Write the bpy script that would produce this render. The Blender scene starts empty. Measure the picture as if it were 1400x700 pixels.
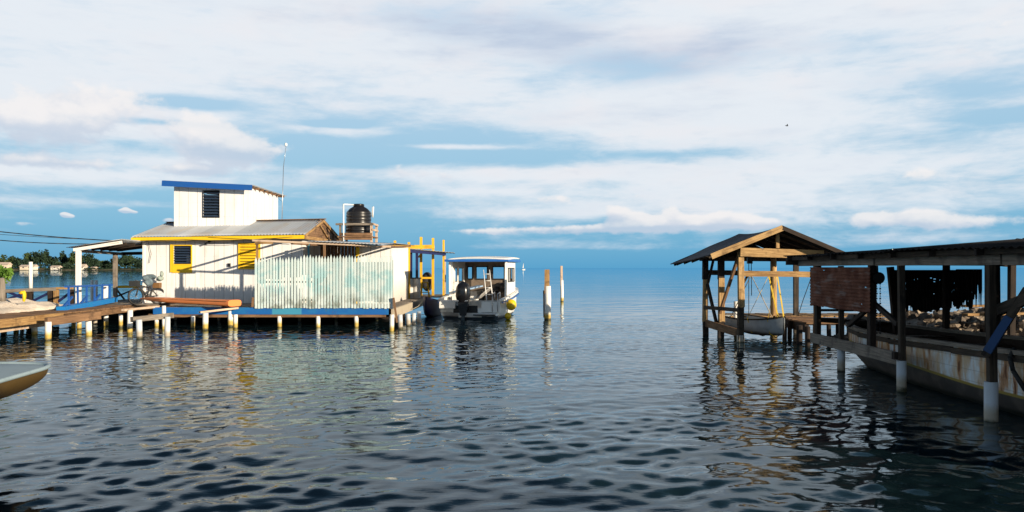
import bpy, math, random
import numpy as np
from mathutils import Vector, Matrix
R = math.radians
random.seed(7)
scene = bpy.context.scene
col = scene.collection
F, H, HZ = 1100.0, 2.3, 366.0           # focal length in photo pixels, eye height, horizon row

# ---------------------------------------------------------------- camera
cd = bpy.data.cameras.new("camera"); cam = bpy.data.objects.new("camera", cd); col.objects.link(cam)
cam.location = (0, 0, H); cam.rotation_euler = (R(90), 0, 0)
cd.sensor_width = 36; cd.lens = 36 * F / 1400; cd.shift_y = (HZ - 350) / 1400
cd.clip_start = 0.1; cd.clip_end = 30000
scene.camera = cam
scene.view_settings.view_transform = 'Standard'; scene.view_settings.look = 'None'
scene.view_settings.gamma = 1; scene.view_settings.exposure = 0.66
try: scene.view_settings.use_curve_mapping = False
except Exception: pass

def W(u, v, Y):                         # photo pixel at a distance -> world point
    return Vector(((u - 700) / F * Y, Y, H - (v - HZ) / F * Y))
def XU(u, Y): return (u - 700) / F * Y
def ZV(v, Y): return H - (v - HZ) / F * Y

# ---------------------------------------------------------------- node helper
class S:
    nt = None
    def __init__(s, sock): s.s = sock
    @staticmethod
    def m(op, *a, clamp=False):
        n = S.nt.nodes.new('ShaderNodeMath'); n.operation = op; n.use_clamp = clamp
        for i, x in enumerate(a):
            if isinstance(x, S): S.nt.links.new(x.s, n.inputs[i])
            else: n.inputs[i].default_value = x
        return S(n.outputs[0])
    def __add__(a, b): return S.m('ADD', a, b)
    def __sub__(a, b): return S.m('SUBTRACT', a, b)
    def __rsub__(a, b): return S.m('SUBTRACT', b, a)
    def __mul__(a, b): return S.m('MULTIPLY', a, b)
    def __truediv__(a, b): return S.m('DIVIDE', a, b)
    __radd__ = __add__; __rmul__ = __mul__
def sstep(x, lo, hi):
    n = S.nt.nodes.new('ShaderNodeMapRange'); n.interpolation_type = 'SMOOTHSTEP'
    S.nt.links.new(x.s, n.inputs[0]); n.inputs[1].default_value = lo; n.inputs[2].default_value = hi
    return S(n.outputs[0])
def lin(x, lo, hi, a=0., b=1.):
    n = S.nt.nodes.new('ShaderNodeMapRange')
    S.nt.links.new(x.s, n.inputs[0]); n.inputs[1].default_value = lo; n.inputs[2].default_value = hi
    n.inputs[3].default_value = a; n.inputs[4].default_value = b
    return S(n.outputs[0])
def mixc(f, a, b, mode='MIX'):
    n = S.nt.nodes.new('ShaderNodeMix'); n.data_type = 'RGBA'; n.blend_type = mode
    for i, x in ((0, f), (6, a), (7, b)):
        if isinstance(x, S): S.nt.links.new(x.s, n.inputs[i])
        elif i == 0: n.inputs[0].default_value = x
        else: n.inputs[i].default_value = (*x, 1)
    return S(n.outputs[2])
def combine(x, y, z):
    n = S.nt.nodes.new('ShaderNodeCombineXYZ')
    for i, a in enumerate((x, y, z)):
        if isinstance(a, S): S.nt.links.new(a.s, n.inputs[i])
        else: n.inputs[i].default_value = a
    return S(n.outputs[0])
def sepxyz(v):
    n = S.nt.nodes.new('ShaderNodeSeparateXYZ'); S.nt.links.new(v.s, n.inputs[0])
    return S(n.outputs[0]), S(n.outputs[1]), S(n.outputs[2])
def noise(vec, scale, detail=4, rough=.55, dist=0.):
    n = S.nt.nodes.new('ShaderNodeTexNoise'); n.noise_dimensions = '3D'
    if vec: S.nt.links.new(vec.s, n.inputs['Vector'])
    n.inputs['Scale'].default_value = scale; n.inputs['Detail'].default_value = detail
    n.inputs['Roughness'].default_value = rough; n.inputs['Distortion'].default_value = dist
    return S(n.outputs[0])
def ramp(x, stops):
    n = S.nt.nodes.new('ShaderNodeValToRGB'); S.nt.links.new(x.s, n.inputs[0])
    el = n.color_ramp.elements
    while len(el) > 1: el.remove(el[-1])
    el[0].position = stops[0][0]; el[0].color = (*stops[0][1], 1)
    for p, c in stops[1:]:
        e = el.new(p); e.color = (*c, 1)
    return S(n.outputs[0])
def s2l(r, g, b):
    f = lambda c: (c / 255 / 12.92) if c / 255 <= .04045 else ((c / 255 + .055) / 1.055) ** 2.4
    return (f(r), f(g), f(b))

# ---------------------------------------------------------------- sky and sun
SUN_AZ, SUN_EL = 50.5, 11.5             # the sun stands behind the camera, to the right
world = bpy.data.worlds.new("World"); scene.world = world; world.use_nodes = True
nt = world.node_tree; nt.nodes.clear(); S.nt = nt
out = nt.nodes.new('ShaderNodeOutputWorld'); bg = nt.nodes.new('ShaderNodeBackground')
nt.links.new(bg.outputs[0], out.inputs[0]); bg.inputs[1].default_value = 0.0655
sky = nt.nodes.new('ShaderNodeTexSky'); sky.sky_type = 'NISHITA'; sky.sun_disc = False
sky.sun_elevation = R(SUN_EL); sky.sun_rotation = R(180 - SUN_AZ)
sky.air_density = 1.0; sky.dust_density = .6; sky.ozone_density = 2.0
tc = nt.nodes.new('ShaderNodeTexCoord')
dx, dy, dz = sepxyz(S(tc.outputs['Generated']))
az = S.m('ARCTAN2', dx, dy); el = S.m('ARCSINE', dz)
# clear sky: nishita blended with the blue of the evening side
clear = ramp(lin(el, 0, 1.2), [(0, s2l(84, 163, 208)), (.03, s2l(110, 177, 214)), (.08, s2l(148, 196, 224)),
                              (.18, s2l(178, 209, 232)), (.262, s2l(186, 212, 235)), (.325, s2l(104, 138, 164)), (.42, s2l(60, 86, 108)), (1, s2l(56, 84, 116))])
skyc = mixc(.08, mixc(1.0, clear, (10, 10, 10), 'MULTIPLY'), S(sky.outputs[0]))
def blob(u, v, ru, rv, amp, soft=False, off=0.0):
    a0 = math.atan((u - 700) / F); e0 = math.atan((HZ - v) / F * math.cos(a0))
    x = (az - a0) * (F / ru); y = (el - e0 + off) * (F / rv)
    if soft: y = S.m('MAXIMUM', y, 0.0) + S.m('MINIMUM', y, 0.0) * .62
    d = S.m('EXPONENT', (x * x + y * y) * -1.0)
    return d * amp
def bsum(bl):
    t = None
    for b in bl:
        k = blob(*b); t = k if t is None else t + k
    return t
wv = combine(az, el * 3.2, 0.0)
warp = noise(combine(az * 3, el * 6, 3.0), 2.0, 3)
wv2 = combine(az + (warp - .5) * .12, el * 3.0 + (warp - .5) * .2, 1.7)
n1 = noise(wv2, 4.5, 8, .58)
n2 = noise(combine(az * 1.0, el * 5.0, 8.0), 9.0, 6, .55)
bias = ramp(lin(el, 0, .36), [(0, (.14,) * 3), (.10, (.30,) * 3), (.38, (.36,) * 3), (.53, (.70,) * 3), (.8, (.86,) * 3), (1, (.84,) * 3)])
n_s = nt.nodes.new('ShaderNodeSeparateColor'); nt.links.new(bias.s, n_s.inputs[0]); bias = S(n_s.outputs[0]) - sstep(el, .315, .46) * .56
strat = [(1150, 215, 330, 60, .34), (110, 238, 230, 13, .42), (270, 222, 120, 9, .35), (640, 238, 200, 11, .45), (470, 178, 90, 12, .4),
         (620, 201, 90, 5, .6), (60, 150, 170, 40, .45), (900, 165, 260, 30, .35), (60, 275, 200, 6, .22), (1200, 330, 300, 10, .2), (1080, 285, 420, 30, .22), (640, 262, 120, 10, .25), (620, 290, 260, 10, .15), (900, 250, 400, 40, .14), (200, 260, 260, 20, .12), (760, 338, 260, 6, .18),
         (560, 195, 200, 26, -.34), (930, 212, 120, 8, -.25), (255, 140, 75, 9, -.75), (190, 165, 120, 5, -.4), (460, 170, 40, 4, -.9),
         (1290, 115, 120, 26, -.42), (1400, 155, 70, 9, -.5), (880, 96, 90, 22, -.34), (1180, 60, 90, 22, -.22), (820, 20, 80, 14, -.12)]
n3 = noise(combine(az + (warp - .5) * .1, el * 4.5, 4.0), 22.0, 7, .62)
dens = bias + bsum(strat) + (n1 - .5) * 1.0 + (n2 - .5) * .45 + (n3 - .5) * .42
cov = sstep(dens, .34, .84)
grey = bsum([(700, 45, 150, 34, .8), (900, 85, 110, 22, .9), (820, 160, 170, 16, .35), (560, 20, 120, 20, .3), (1000, 60, 160, 24, .4), (420, 15, 200, 18, .3), (1060, 185, 100, 16, .2)])
shade = sstep(grey + (n2 - .5) * 1.2 + (n1 - .5) * .8 + (n3 - .5) * .5 + sstep(el, .32, .55) * 1.6, .0, 1.1)
cloudc = mixc(shade, s2l(230, 235, 241), s2l(184, 198, 219)); cloudc = mixc(sstep(el, .318, .48), cloudc, s2l(76, 98, 120))
pink = sstep(noise(combine(az * 1.3, el * 4, 5.0), 5.0, 4), .45, .7)
cloudc = mixc(pink * .45 * (1.0 - sstep(el, .30, .42)), cloudc, s2l(239, 234, 236))
c1 = mixc(cov * .93, skyc, mixc(1.0, cloudc, (10, 10, 10), 'MULTIPLY'))
# cumulus: puffs with a lit upper right side
cum = [(55, 163, 95, 26, 1.05), (130, 128, 90, 22, .7), (300, 192, 62, 20, 1.1), (335, 205, 60, 14, .7), (280, 165, 40, 14, .5), (540, 230, 40, 9, .5), (262, 232, 40, 7, .9), (60, 222, 90, 7, .7),
       (842, 290, 17, 12, 1.1), (868, 295, 16, 9, .9), (893, 300, 22, 9, .9), (918, 291, 15, 11, .95), (950, 299, 22, 8, .9), (985, 296, 16, 10, .95), (1015, 297, 20, 9, .95), (1045, 303, 22, 7, .8), (930, 308, 130, 8, .8), (770, 313, 110, 6, .75), (660, 316, 60, 4, .55), (1180, 296, 26, 9, .7),
       (1255, 292, 40, 10, .9), (1320, 302, 90, 8, .7), (755, 272, 30, 7, .7), (880, 268, 24, 6, .6), (1265, 240, 40, 14, .6), (86, 292, 5, 2.6, .8), (92, 293.5, 6, 2.4, .8), (98, 295.5, 5, 1.8, .7), (163, 287.5, 6, 2.4, .7), (171, 285, 5, 3.4, .8), (177, 288, 7, 2.8, .8), (186, 290, 5, 1.8, .7), (232, 300, 10, 4, .9),
       (1330, 45, 90, 26, .5), (620, 238, 70, 9, .6), (790, 232, 50, 8, .6), (30, 305, 30, 3, .5)]
pn = noise(combine(az, el * 1.5, 2.0), 54.0, 6, .52)
pn2 = noise(combine(az, el * 1.5, 2.0), 20.0, 4, .55)
cb = None
for b_ in cum:
    k_ = blob(*b_, soft=True); cb = k_ if cb is None else cb + k_
cu = None
for b_ in cum:
    k_ = blob(*b_, soft=True, off=b_[3] * .55 / F); cu = k_ if cu is None else cu + k_
d2 = cb + (pn - .5) * .95 + (pn2 - .5) * .9
cc = sstep(d2, .42, .86) * sstep(cb, .06, .45)
lit = sstep((cb - cu) * 1.1 + (pn - .5) * .5 + (pn2 - .5) * 1.3, -.30, .42)
cumc = mixc(lit, s2l(196, 207, 223), s2l(243, 239, 238))
c2 = mixc(cc * .78, c1, mixc(1.0, cumc, (10, 10, 10), 'MULTIPLY'))
# the ground half of the dome
below = sstep(el, -.02, 0.0)
c3 = mixc(below, (1.2, 2.0, 2.8), c2)
nt.links.new(c3.s, bg.inputs[0])

ld = bpy.data.lights.new("sun", 'SUN'); lo = bpy.data.objects.new("sun", ld); col.objects.link(lo)
ld.energy = 5.0; ld.angle = R(.5); ld.color = (1.0, .85, .64)
sd = Vector((math.sin(R(SUN_AZ)) * math.cos(R(SUN_EL)), -math.cos(R(SUN_AZ)) * math.cos(R(SUN_EL)), math.sin(R(SUN_EL))))
lo.rotation_euler = (-sd).to_track_quat('-Z', 'Y').to_euler()

# ---------------------------------------------------------------- materials
MATS = {}
def mat(name, fn):
    m = bpy.data.materials.new(name); m.use_nodes = True
    S.nt = m.node_tree
    b = next(n for n in m.node_tree.nodes if n.type == 'BSDF_PRINCIPLED')
    m['_'] = 0
    fn(b); MATS[name] = m; return m
def setc(b, c):
    if isinstance(c, S): S.nt.links.new(c.s, b.inputs['Base Color'])
    else: b.inputs['Base Color'].default_value = (*c, 1)
def setr(b, r, spec=None):
    if isinstance(r, S): S.nt.links.new(r.s, b.inputs['Roughness'])
    else: b.inputs['Roughness'].default_value = r
    if spec is not None: b.inputs['Specular IOR Level'].default_value = spec
def bump(b, h, strength=.3, dist=.01):
    n = S.nt.nodes.new('ShaderNodeBump'); n.inputs['Strength'].default_value = strength; n.inputs['Distance'].default_value = dist
    S.nt.links.new(h.s, n.inputs['Height']); S.nt.links.new(n.outputs[0], b.inputs['Normal'])
def coord(k='Object'):
    n = S.nt.nodes.new('ShaderNodeTexCoord'); return S(n.outputs[k])
def worldpos():
    n = S.nt.nodes.new('ShaderNodeNewGeometry'); return S(n.outputs['Position'])
def rnd():
    n = S.nt.nodes.new('ShaderNodeObjectInfo'); return S(n.outputs['Random'])
def scalev(v, a, b_, c):
    x, y, z = sepxyz(v); return combine(x * a, y * b_, z * c)

def wood(c1, c2, rough=.8, grain=1.0, stain=None):
    def fn(b):
        uv = coord('UV'); p = coord()
        g = noise(scalev(uv, 1.6, 34, 1), 1.0, 6, .65)
        big = noise(p, 1.3, 4)
        c = mixc(sstep(g * .75 + big * .35, .38, .72), c1, c2)
        if stain: c = mixc(sstep(noise(p, 2.1, 5, .6), .52, .68) * .7, c, stain)
        kn = noise(scalev(uv, 5, 14, 1), 1.0, 3)
        c = mixc(sstep(kn, .66, .74) * .5, c, tuple(x * .35 for x in c1))
        setc(b, c); setr(b, rough, .25); bump(b, g, .4 * grain, .006)
    return fn
mat('wood_golden', wood((.17, .09, .035), (.42, .26, .11), stain=(.05, .03, .018)))
mat('wood_sunny', wood((.22, .125, .05), (.52, .34, .155), stain=(.10, .06, .03)))  # lighter copy of the golden wood, with sunlight put into its colour
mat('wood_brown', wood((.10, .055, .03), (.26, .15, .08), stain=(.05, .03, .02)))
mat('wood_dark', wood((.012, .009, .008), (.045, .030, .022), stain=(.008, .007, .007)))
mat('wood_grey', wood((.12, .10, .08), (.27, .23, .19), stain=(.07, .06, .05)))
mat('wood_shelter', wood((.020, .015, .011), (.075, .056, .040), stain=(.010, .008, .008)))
mat('wood_pale', wood((.38, .27, .19), (.62, .48, .36), stain=(.25, .16, .1)))
mat('yellow_wood', wood((.55, .30, .015), (.78, .46, .03), stain=(.35, .20, .03)))

def paint(c, dirt=(.25, .2, .15), amt=.35, rough=.55, scale=1.5, peel=None):
    def fn(b):
        p = coord()
        n = noise(scalev(p, 1, 1, .45), scale, 7, .65)
        k = mixc(sstep(n, .50, .78) * amt, c, dirt)
        f = noise(p, 22, 4, .6)
        k = mixc(sstep(f, .62, .75) * amt * .6, k, tuple(x * .75 for x in c))
        if peel: k = mixc(sstep(noise(scalev(p, 1, 1, .6), 3.3, 8, .7), .57, .62), k, peel)
        setc(b, k); setr(b, rough, .35); bump(b, f, .15, .004)
    return fn
mat('yellow_paint', paint((.74, .46, .012), (.42, .25, .04), .6))
mat('blue_paint', paint((.012, .085, .34), (.02, .05, .12), .4, .5))
mat('blue_fascia', paint((.008, .075, .30), (.02, .10, .22), .45, .5))
def edgeblue(b):
    p = worldpos(); x, y, z = sepxyz(p); n = noise(scalev(p, .6, 1, 1), 2.2, 6, .65)
    c = mixc(sstep(n, .45, .7) * .6, (.008, .10, .34), (.02, .17, .36))
    patch = sstep(x, -9.32, -9.26) * (1.0 - sstep(x, -8.18, -8.12))
    c = mixc(patch * .85, c, (.05, .26, .38)); c = mixc(sstep(noise(p, 9, 5, .7), .62, .7) * .6, c, (.10, .09, .07))
    setc(b, c); setr(b, .5, .35)
mat('edge_blue', edgeblue)
mat('turquoise_rail', paint((.01, .16, .46), (.0, .24, .42), .6, .5))
mat('white_trim', paint((.74, .70, .66), (.5, .42, .34), .35))
mat('brace_blue', paint((.02, .06, .16), (.03, .03, .03), .8, .7, 4))
mat('teal_paint', paint((.06, .22, .28), (.03, .1, .12), .4))

def boardwall(b):
    p = worldpos(); x, y, z = sepxyz(p)
    bx = (x + y) / .42
    fr = S.m('FRACT', bx); idn = S.m('FLOOR', bx)
    w = nt_white(idn)
    line = 1.0 - sstep(S.m('ABSOLUTE', fr - .5), .0, .035)
    n = noise(combine(x * 1.5 + y, idn * 3.7, z * .35), 1.6, 6, .6)
    c = mixc(w, (.68, .67, .67), (.77, .76, .75))
    c = mixc(sstep(n, .5, .75) * .45, c, (.48, .43, .38))
    low = (1.0 - sstep(z, .75, 1.35)) * sstep(noise(p, 3.5, 5), .42, .6)
    c = mixc(low * .35, c, (.40, .34, .27))
    drip = sstep(noise(combine((x + y) * 9, 0., z * .5), 1., 4), .60, .70) * .22
    c = mixc(drip, c, (.45, .38, .30))
    nail = (1.0 - sstep(S.m('ABSOLUTE', S.m('FRACT', z / .62) - .5), .0, .02)) * sstep(noise(p, 30, 2), .5, .6)
    c = mixc(nail * .6, c, (.30, .20, .14))
    rust = sstep(noise(combine((x + y) * 14, idn, z * .9), 1.0, 5, .7), .62, .70) * sstep(noise(p, .9, 2), .45, .6)
    c = mixc(rust * .5, c, (.42, .30, .20))
    c = mixc(line * .75, c, (.10, .09, .09))
    setc(b, c); setr(b, .6, .3)
    bump(b, 1.0 - line, .6, .012)
def nt_white(v):
    n = S.nt.nodes.new('ShaderNodeTexWhiteNoise'); n.noise_dimensions = '1D'
    S.nt.links.new(v.s, n.inputs['W']); return S(n.outputs[0])
mat('white_boards', boardwall)

def pickets(b):
    p = worldpos(); x, y, z = sepxyz(p)
    pid = S.m('FLOOR', x / .1165)
    w = nt_white(pid)
    c = mixc(w, (.44, .54, .54), (.64, .71, .70))
    st = sstep(noise(combine(x, 0., z * 1.2), 1.15, 6, .62), .47, .60)
    mid = sstep(z, 1.1, 1.5) * (1.0 - sstep(z, 2.1, 2.6))
    c = mixc(st * mid * .6, c, (.20, .46, .50))
    c = mixc(sstep(noise(combine(x * 3, 0., z * .5), 1.3, 4), .52, .7) * .5, c, (.34, .55, .58))
    low = (1.0 - sstep(z, .8, 1.6)) * sstep(noise(combine(x * 1.2, 0., z), 1.7, 6, .7) , .44, .62)
    c = mixc(low * .7, c, (.11, .12, .08))
    wear = sstep(noise(combine(x * 9, w * 9, z * 1.1), 1.6, 6, .7), .54, .66)
    c = mixc(wear * .2, c, (.33, .31, .27))
    setc(b, c); setr(b, .75, .2); bump(b, wear, .3, .004)
mat('picket_paint', pickets)

def tin(b):
    p = worldpos(); x, y, z = sepxyz(p)
    sid = nt_white(S.m('FLOOR', x / .8))
    c = mixc(sid, (.38, .41, .45), (.50, .53, .57))
    c = mixc(sstep(noise(scalev(p, 1.4, .5, 1), 1.2, 6, .6), .50, .68) * .6, c, (.42, .37, .32))
    c = mixc(sstep(noise(p, 6, 5, .7), .62, .72) * .7, c, (.13, .075, .045))
    setc(b, c); setr(b, .5, .4); b.inputs['Metallic'].default_value = .25
mat('roof_tin', tin)
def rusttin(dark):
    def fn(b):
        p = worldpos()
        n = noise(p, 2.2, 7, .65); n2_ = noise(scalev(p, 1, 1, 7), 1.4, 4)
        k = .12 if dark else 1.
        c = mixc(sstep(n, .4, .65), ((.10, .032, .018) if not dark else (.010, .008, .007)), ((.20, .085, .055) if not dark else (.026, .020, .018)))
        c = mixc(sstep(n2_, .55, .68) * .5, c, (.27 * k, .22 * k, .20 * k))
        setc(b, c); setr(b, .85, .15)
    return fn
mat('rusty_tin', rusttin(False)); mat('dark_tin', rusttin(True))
def tar(b):
    p = worldpos(); n = noise(p, 2.5, 6, .6)
    setc(b, mixc(sstep(n, .4, .7), (.016, .018, .026), (.045, .050, .066))); setr(b, .7, .3); bump(b, noise(p, 30, 3), .4, .01)
mat('roof_felt', tar)

def pile(algae):
    def fn(b):
        p = worldpos(); x, y, z = sepxyz(p)
        n = noise(p, 9, 5, .6)
        c = mixc(sstep(n, .5, .75) * .3, (.74, .72, .68) if algae else (.50, .54, .58), (.45, .40, .33))
        h = z + (n - .5) * .16 + (rnd() - .5) * .16 + .04
        c = mixc((1.0 - sstep(h, .15, .34)), c, (.42, .29, .06) if algae else (.36, .31, .24))
        c = mixc((1.0 - sstep(h, .0, .10)), c, (.05, .045, .02))
        setc(b, c); setr(b, .6, .35); bump(b, n, .3, .01)
    return fn
mat('pile_white', pile(True)); mat('pile_concrete', pile(False))
mat('concrete', paint((.42, .36, .27), (.18, .13, .09), .8, .85, 3))

def simple(c, rough=.5, metal=0., spec=.5, var=.15, scale=6):
    def fn(b):
        n = noise(coord(), scale, 5, .6)
        setc(b, mixc(sstep(n, .35, .7), c, tuple(x * (1 - var) for x in c)))
        setr(b, rough, spec); b.inputs['Metallic'].default_value = metal
    return fn
mat('black_plastic', simple((.012, .011, .012), .32, var=.3))
mat('black_rubber', simple((.015, .015, .016), .6))
mat('outboard_black', simple((.008, .008, .010), .25, var=.2))
mat('steel', simple((.45, .45, .46), .35, .8))
mat('pvc', simple((.78, .78, .76), .4))
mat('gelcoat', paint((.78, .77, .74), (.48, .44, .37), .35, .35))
mat('gelcoat_shade', paint((.45, .43, .41), (.25, .22, .19), .4, .5))  # darker copy of gelcoat, with the shade inside the boat put into its colour
mat('boat_blue', simple((.02, .12, .42), .35))
mat('navy', simple((.008, .012, .07), .45))
mat('interior_brown', simple((.17, .13, .10), .6, var=.3))
mat('canvas_blue', simple((.25, .38, .55), .8))
mat('orange_plastic', paint((.78, .24, .07), (.60, .22, .09), .5, .5, 1.2))
mat('yellow_buoy', simple((.80, .52, .01), .45))
mat('yellow_strap', simple((.62, .42, .03), .7))
mat('rope', simple((.40, .35, .26), .9))
mat('dark_rope', simple((.02, .02, .02), .8))
mat('bundle_grey', simple((.12, .17, .20), .7, var=.4))
mat('bundle_pale', simple((.30, .36, .32), .7, var=.4))
mat('glass_dark', simple((.015, .022, .035), .15))
mat('louvre', simple((.03, .05, .09), .3))
mat('black_gap', simple((.006, .006, .007), .9))
mat('wire', simple((.012, .012, .014), .6))
mat('bark', simple((.06, .04, .025), .9, var=.5))
mat('tarp_dark', simple((.035, .035, .04), .7, var=.4))
mat('barrel_grey', simple((.55, .54, .52), .6, var=.4, scale=3))
mat('sail', simple((.8, .8, .78), .8))
mat('feather', simple((.03, .03, .035), .8))
mat('basket', simple((.18, .09, .03), .8)); mat('basket_black', simple((.02, .022, .024), .7))
mat('hull_mustard', paint((.075, .045, .010), (.035, .022, .008), .5, .6, 2.5))
mat('deck_bluegrey', paint((.26, .34, .38), (.14, .20, .22), .8, .5, 3.0))
mat('house_cream', simple((.62, .52, .40), .8)); mat('house_white', simple((.72, .66, .58), .8)); mat('house_roof', simple((.52, .42, .34), .7)); mat('house_window', simple((.03, .04, .05), .3))
def sand(b):
    p = worldpos(); n = noise(p, 7, 8, .7)
    setc(b, mixc(sstep(n, .35, .7), (.72, .60, .48), (.88, .78, .66))); setr(b, .95, .1); bump(b, noise(p, 25, 6, .7), .9, .03)
mat('sand', sand)
def land(b):
    p = worldpos(); n = noise(p, .05, 6, .6)
    setc(b, mixc(sstep(n, .4, .6), (.035, .05, .02), (.20, .16, .10))); setr(b, .95, .1)
mat('land', land)
def rock(b):
    p = worldpos(); v = S.nt.nodes.new('ShaderNodeTexVoronoi'); v.inputs['Scale'].default_value = 2.6
    S.nt.links.new(p.s, v.inputs['Vector'])
    s_ = S.nt.nodes.new('ShaderNodeSeparateColor'); S.nt.links.new(v.outputs['Color'], s_.inputs[0])
    c = mixc(S(s_.outputs[0]), (.07, .055, .045), (.34, .27, .20))
    c = mixc(sstep(noise(p, 14, 6, .7), .5, .65) * .6, c, (.05, .04, .035))
    setc(b, c); setr(b, .9, .2); bump(b, noise(p, 18, 6, .7), .8, .03)
mat('rock', rock)
def leaf(c1, c2):
    def fn(b):
        p = worldpos(); r = noise(p, .35 if c1[1] < .1 else 6., 3)
        w = S.nt.nodes.new('ShaderNodeTexWhiteNoise'); S.nt.links.new(S.m('FLOOR', noise(p, 3, 1) * 40.).s, w.inputs['Vector']) if False else None
        setc(b, mixc(sstep(r, .35, .65), c1, c2)); setr(b, .8, .2)
    return fn
mat('leaf_dark', leaf((.010, .024, .016), (.026, .048, .024)))
mat('leaf_mid', leaf((.024, .045, .016), (.05, .075, .025)))
mat('leaf_near', leaf((.05, .12, .015), (.11, .20, .03)))

def rusthull(b):
    p = worldpos(); x, y, z = sepxyz(p)
    n = noise(p, 3, 6, .6)
    wl = S.m('MAXIMUM', y - 13.5, 0.0) * .034 + .37    # the painted line
    c = mixc(sstep(n, .45, .7) * .5, (.68, .76, .80), (.52, .59, .62))
    st = noise(combine(y * 4.2, 0., z * .8), 1.5, 5, .6)
    patch = sstep(noise(combine(y * .55, 0., 3.), 1.2, 3), .30, .42)
    r1 = sstep(st, .46, .55) * patch
    st2 = noise(combine(y * 1.7, 4., z * .5), 1.5, 6, .65)
    c = mixc(sstep(st2, .40, .56) * .8, c, (.52, .33, .14))
    c = mixc(r1 * .85, c, (.40, .17, .035)); c = mixc(sstep(st, .56, .64) * patch, c, (.13, .045, .015))
    plank = sstep(S.m('ABSOLUTE', S.m('FRACT', z * 5.2) - .5), .44, .5)
    c = mixc(plank * .35, c, (.12, .10, .08))
    yel = sstep(z - wl, -.035, -.015)
    c = mixc(yel, (.30, .22, .05), c)
    low = mixc(sstep(n, .4, .65), (.045, .040, .036), (.085, .072, .060))
    c = mixc(sstep(z - wl, -.085, -.06), low, c)
    c = mixc(1.0 - sstep(z, .03, .12), c, (.012, .014, .010))
    setc(b, c); setr(b, .6, .3); bump(b, n, .3, .01)
mat('rusty_hull', rusthull)
def skiffhull(b):
    p = worldpos(); x, y, z = sepxyz(p); n = noise(p, 5, 5)
    c = mixc(sstep(n, .45, .7) * .6, (.34, .37, .39), (.22, .24, .25))
    c = mixc(1.0 - sstep(z + n * .1, .22, .34), c, (.06, .055, .05))
    setc(b, c); setr(b, .55, .3)
mat('skiff_hull', skiffhull)
def cruiserhull(b):
    p = worldpos(); x, y, z = sepxyz(p); n = noise(p, 3, 6)
    c = mixc(sstep(n, .5, .8) * .4, (.72, .71, .68), (.45, .41, .34))
    c = mixc((1.0 - sstep(z + n * .1, .16, .24)), c, (.02, .03, .045))
    setc(b, c); setr(b, .35, .5)
mat('cruiser_hull', cruiserhull)
def water(b):
    p = worldpos()
    x, y, z = sepxyz(p)
    a = noise(combine(x, y * 1.6, 0.), 1.5, 3, .5, .3)
    c = noise(combine(x * .8, y * 1.5, 5.), 5.0, 2, .5, .3)
    far = noise(combine(x * .12, y * .5, 2.), 1.0, 4, .6)
    amp = lin(noise(combine(x * .05, y * .12, 9.), 1., 3), .38, .62, .30, 1.35)
    nt_ = S.nt
    fine = noise(combine(x * 2.2, y * 5.0, 1.), 2.2, 4, .6, .4)
    nr = 1.0 - sstep(y, 11., 20.)
    bp = nt_.nodes.new('ShaderNodeBump'); bp.inputs['Strength'].default_value = 1.0; bp.inputs['Distance'].default_value = .10
    nt_.links.new(((a * .045 + c * .022 + fine * nr * .022 + far * .22) * amp).s, bp.inputs['Height'])
    fr = nt_.nodes.new('ShaderNodeFresnel'); fr.inputs['IOR'].default_value = 1.33; nt_.links.new(bp.outputs[0], fr.inputs['Normal'])
    gl = nt_.nodes.new('ShaderNodeBsdfGlossy'); gl.inputs['Roughness'].default_value = .01; gl.inputs['Color'].default_value = (.80, .90, .96, 1)
    df = nt_.nodes.new('ShaderNodeBsdfDiffuse'); df.inputs['Color'].default_value = (.006, .016, .020, 1)
    nt_.links.new(bp.outputs[0], gl.inputs['Normal'])
    mx = nt_.nodes.new('ShaderNodeMixShader'); nt_.links.new(fr.outputs[0], mx.inputs[0]); nt_.links.new(df.outputs[0], mx.inputs[1]); nt_.links.new(gl.outputs[0], mx.inputs[2])
    o_ = next(n for n in nt_.nodes if n.type == 'OUTPUT_MATERIAL'); nt_.links.new(mx.outputs[0], o_.inputs[0]); nt_.nodes.remove(b)
mat('water', water)

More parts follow.
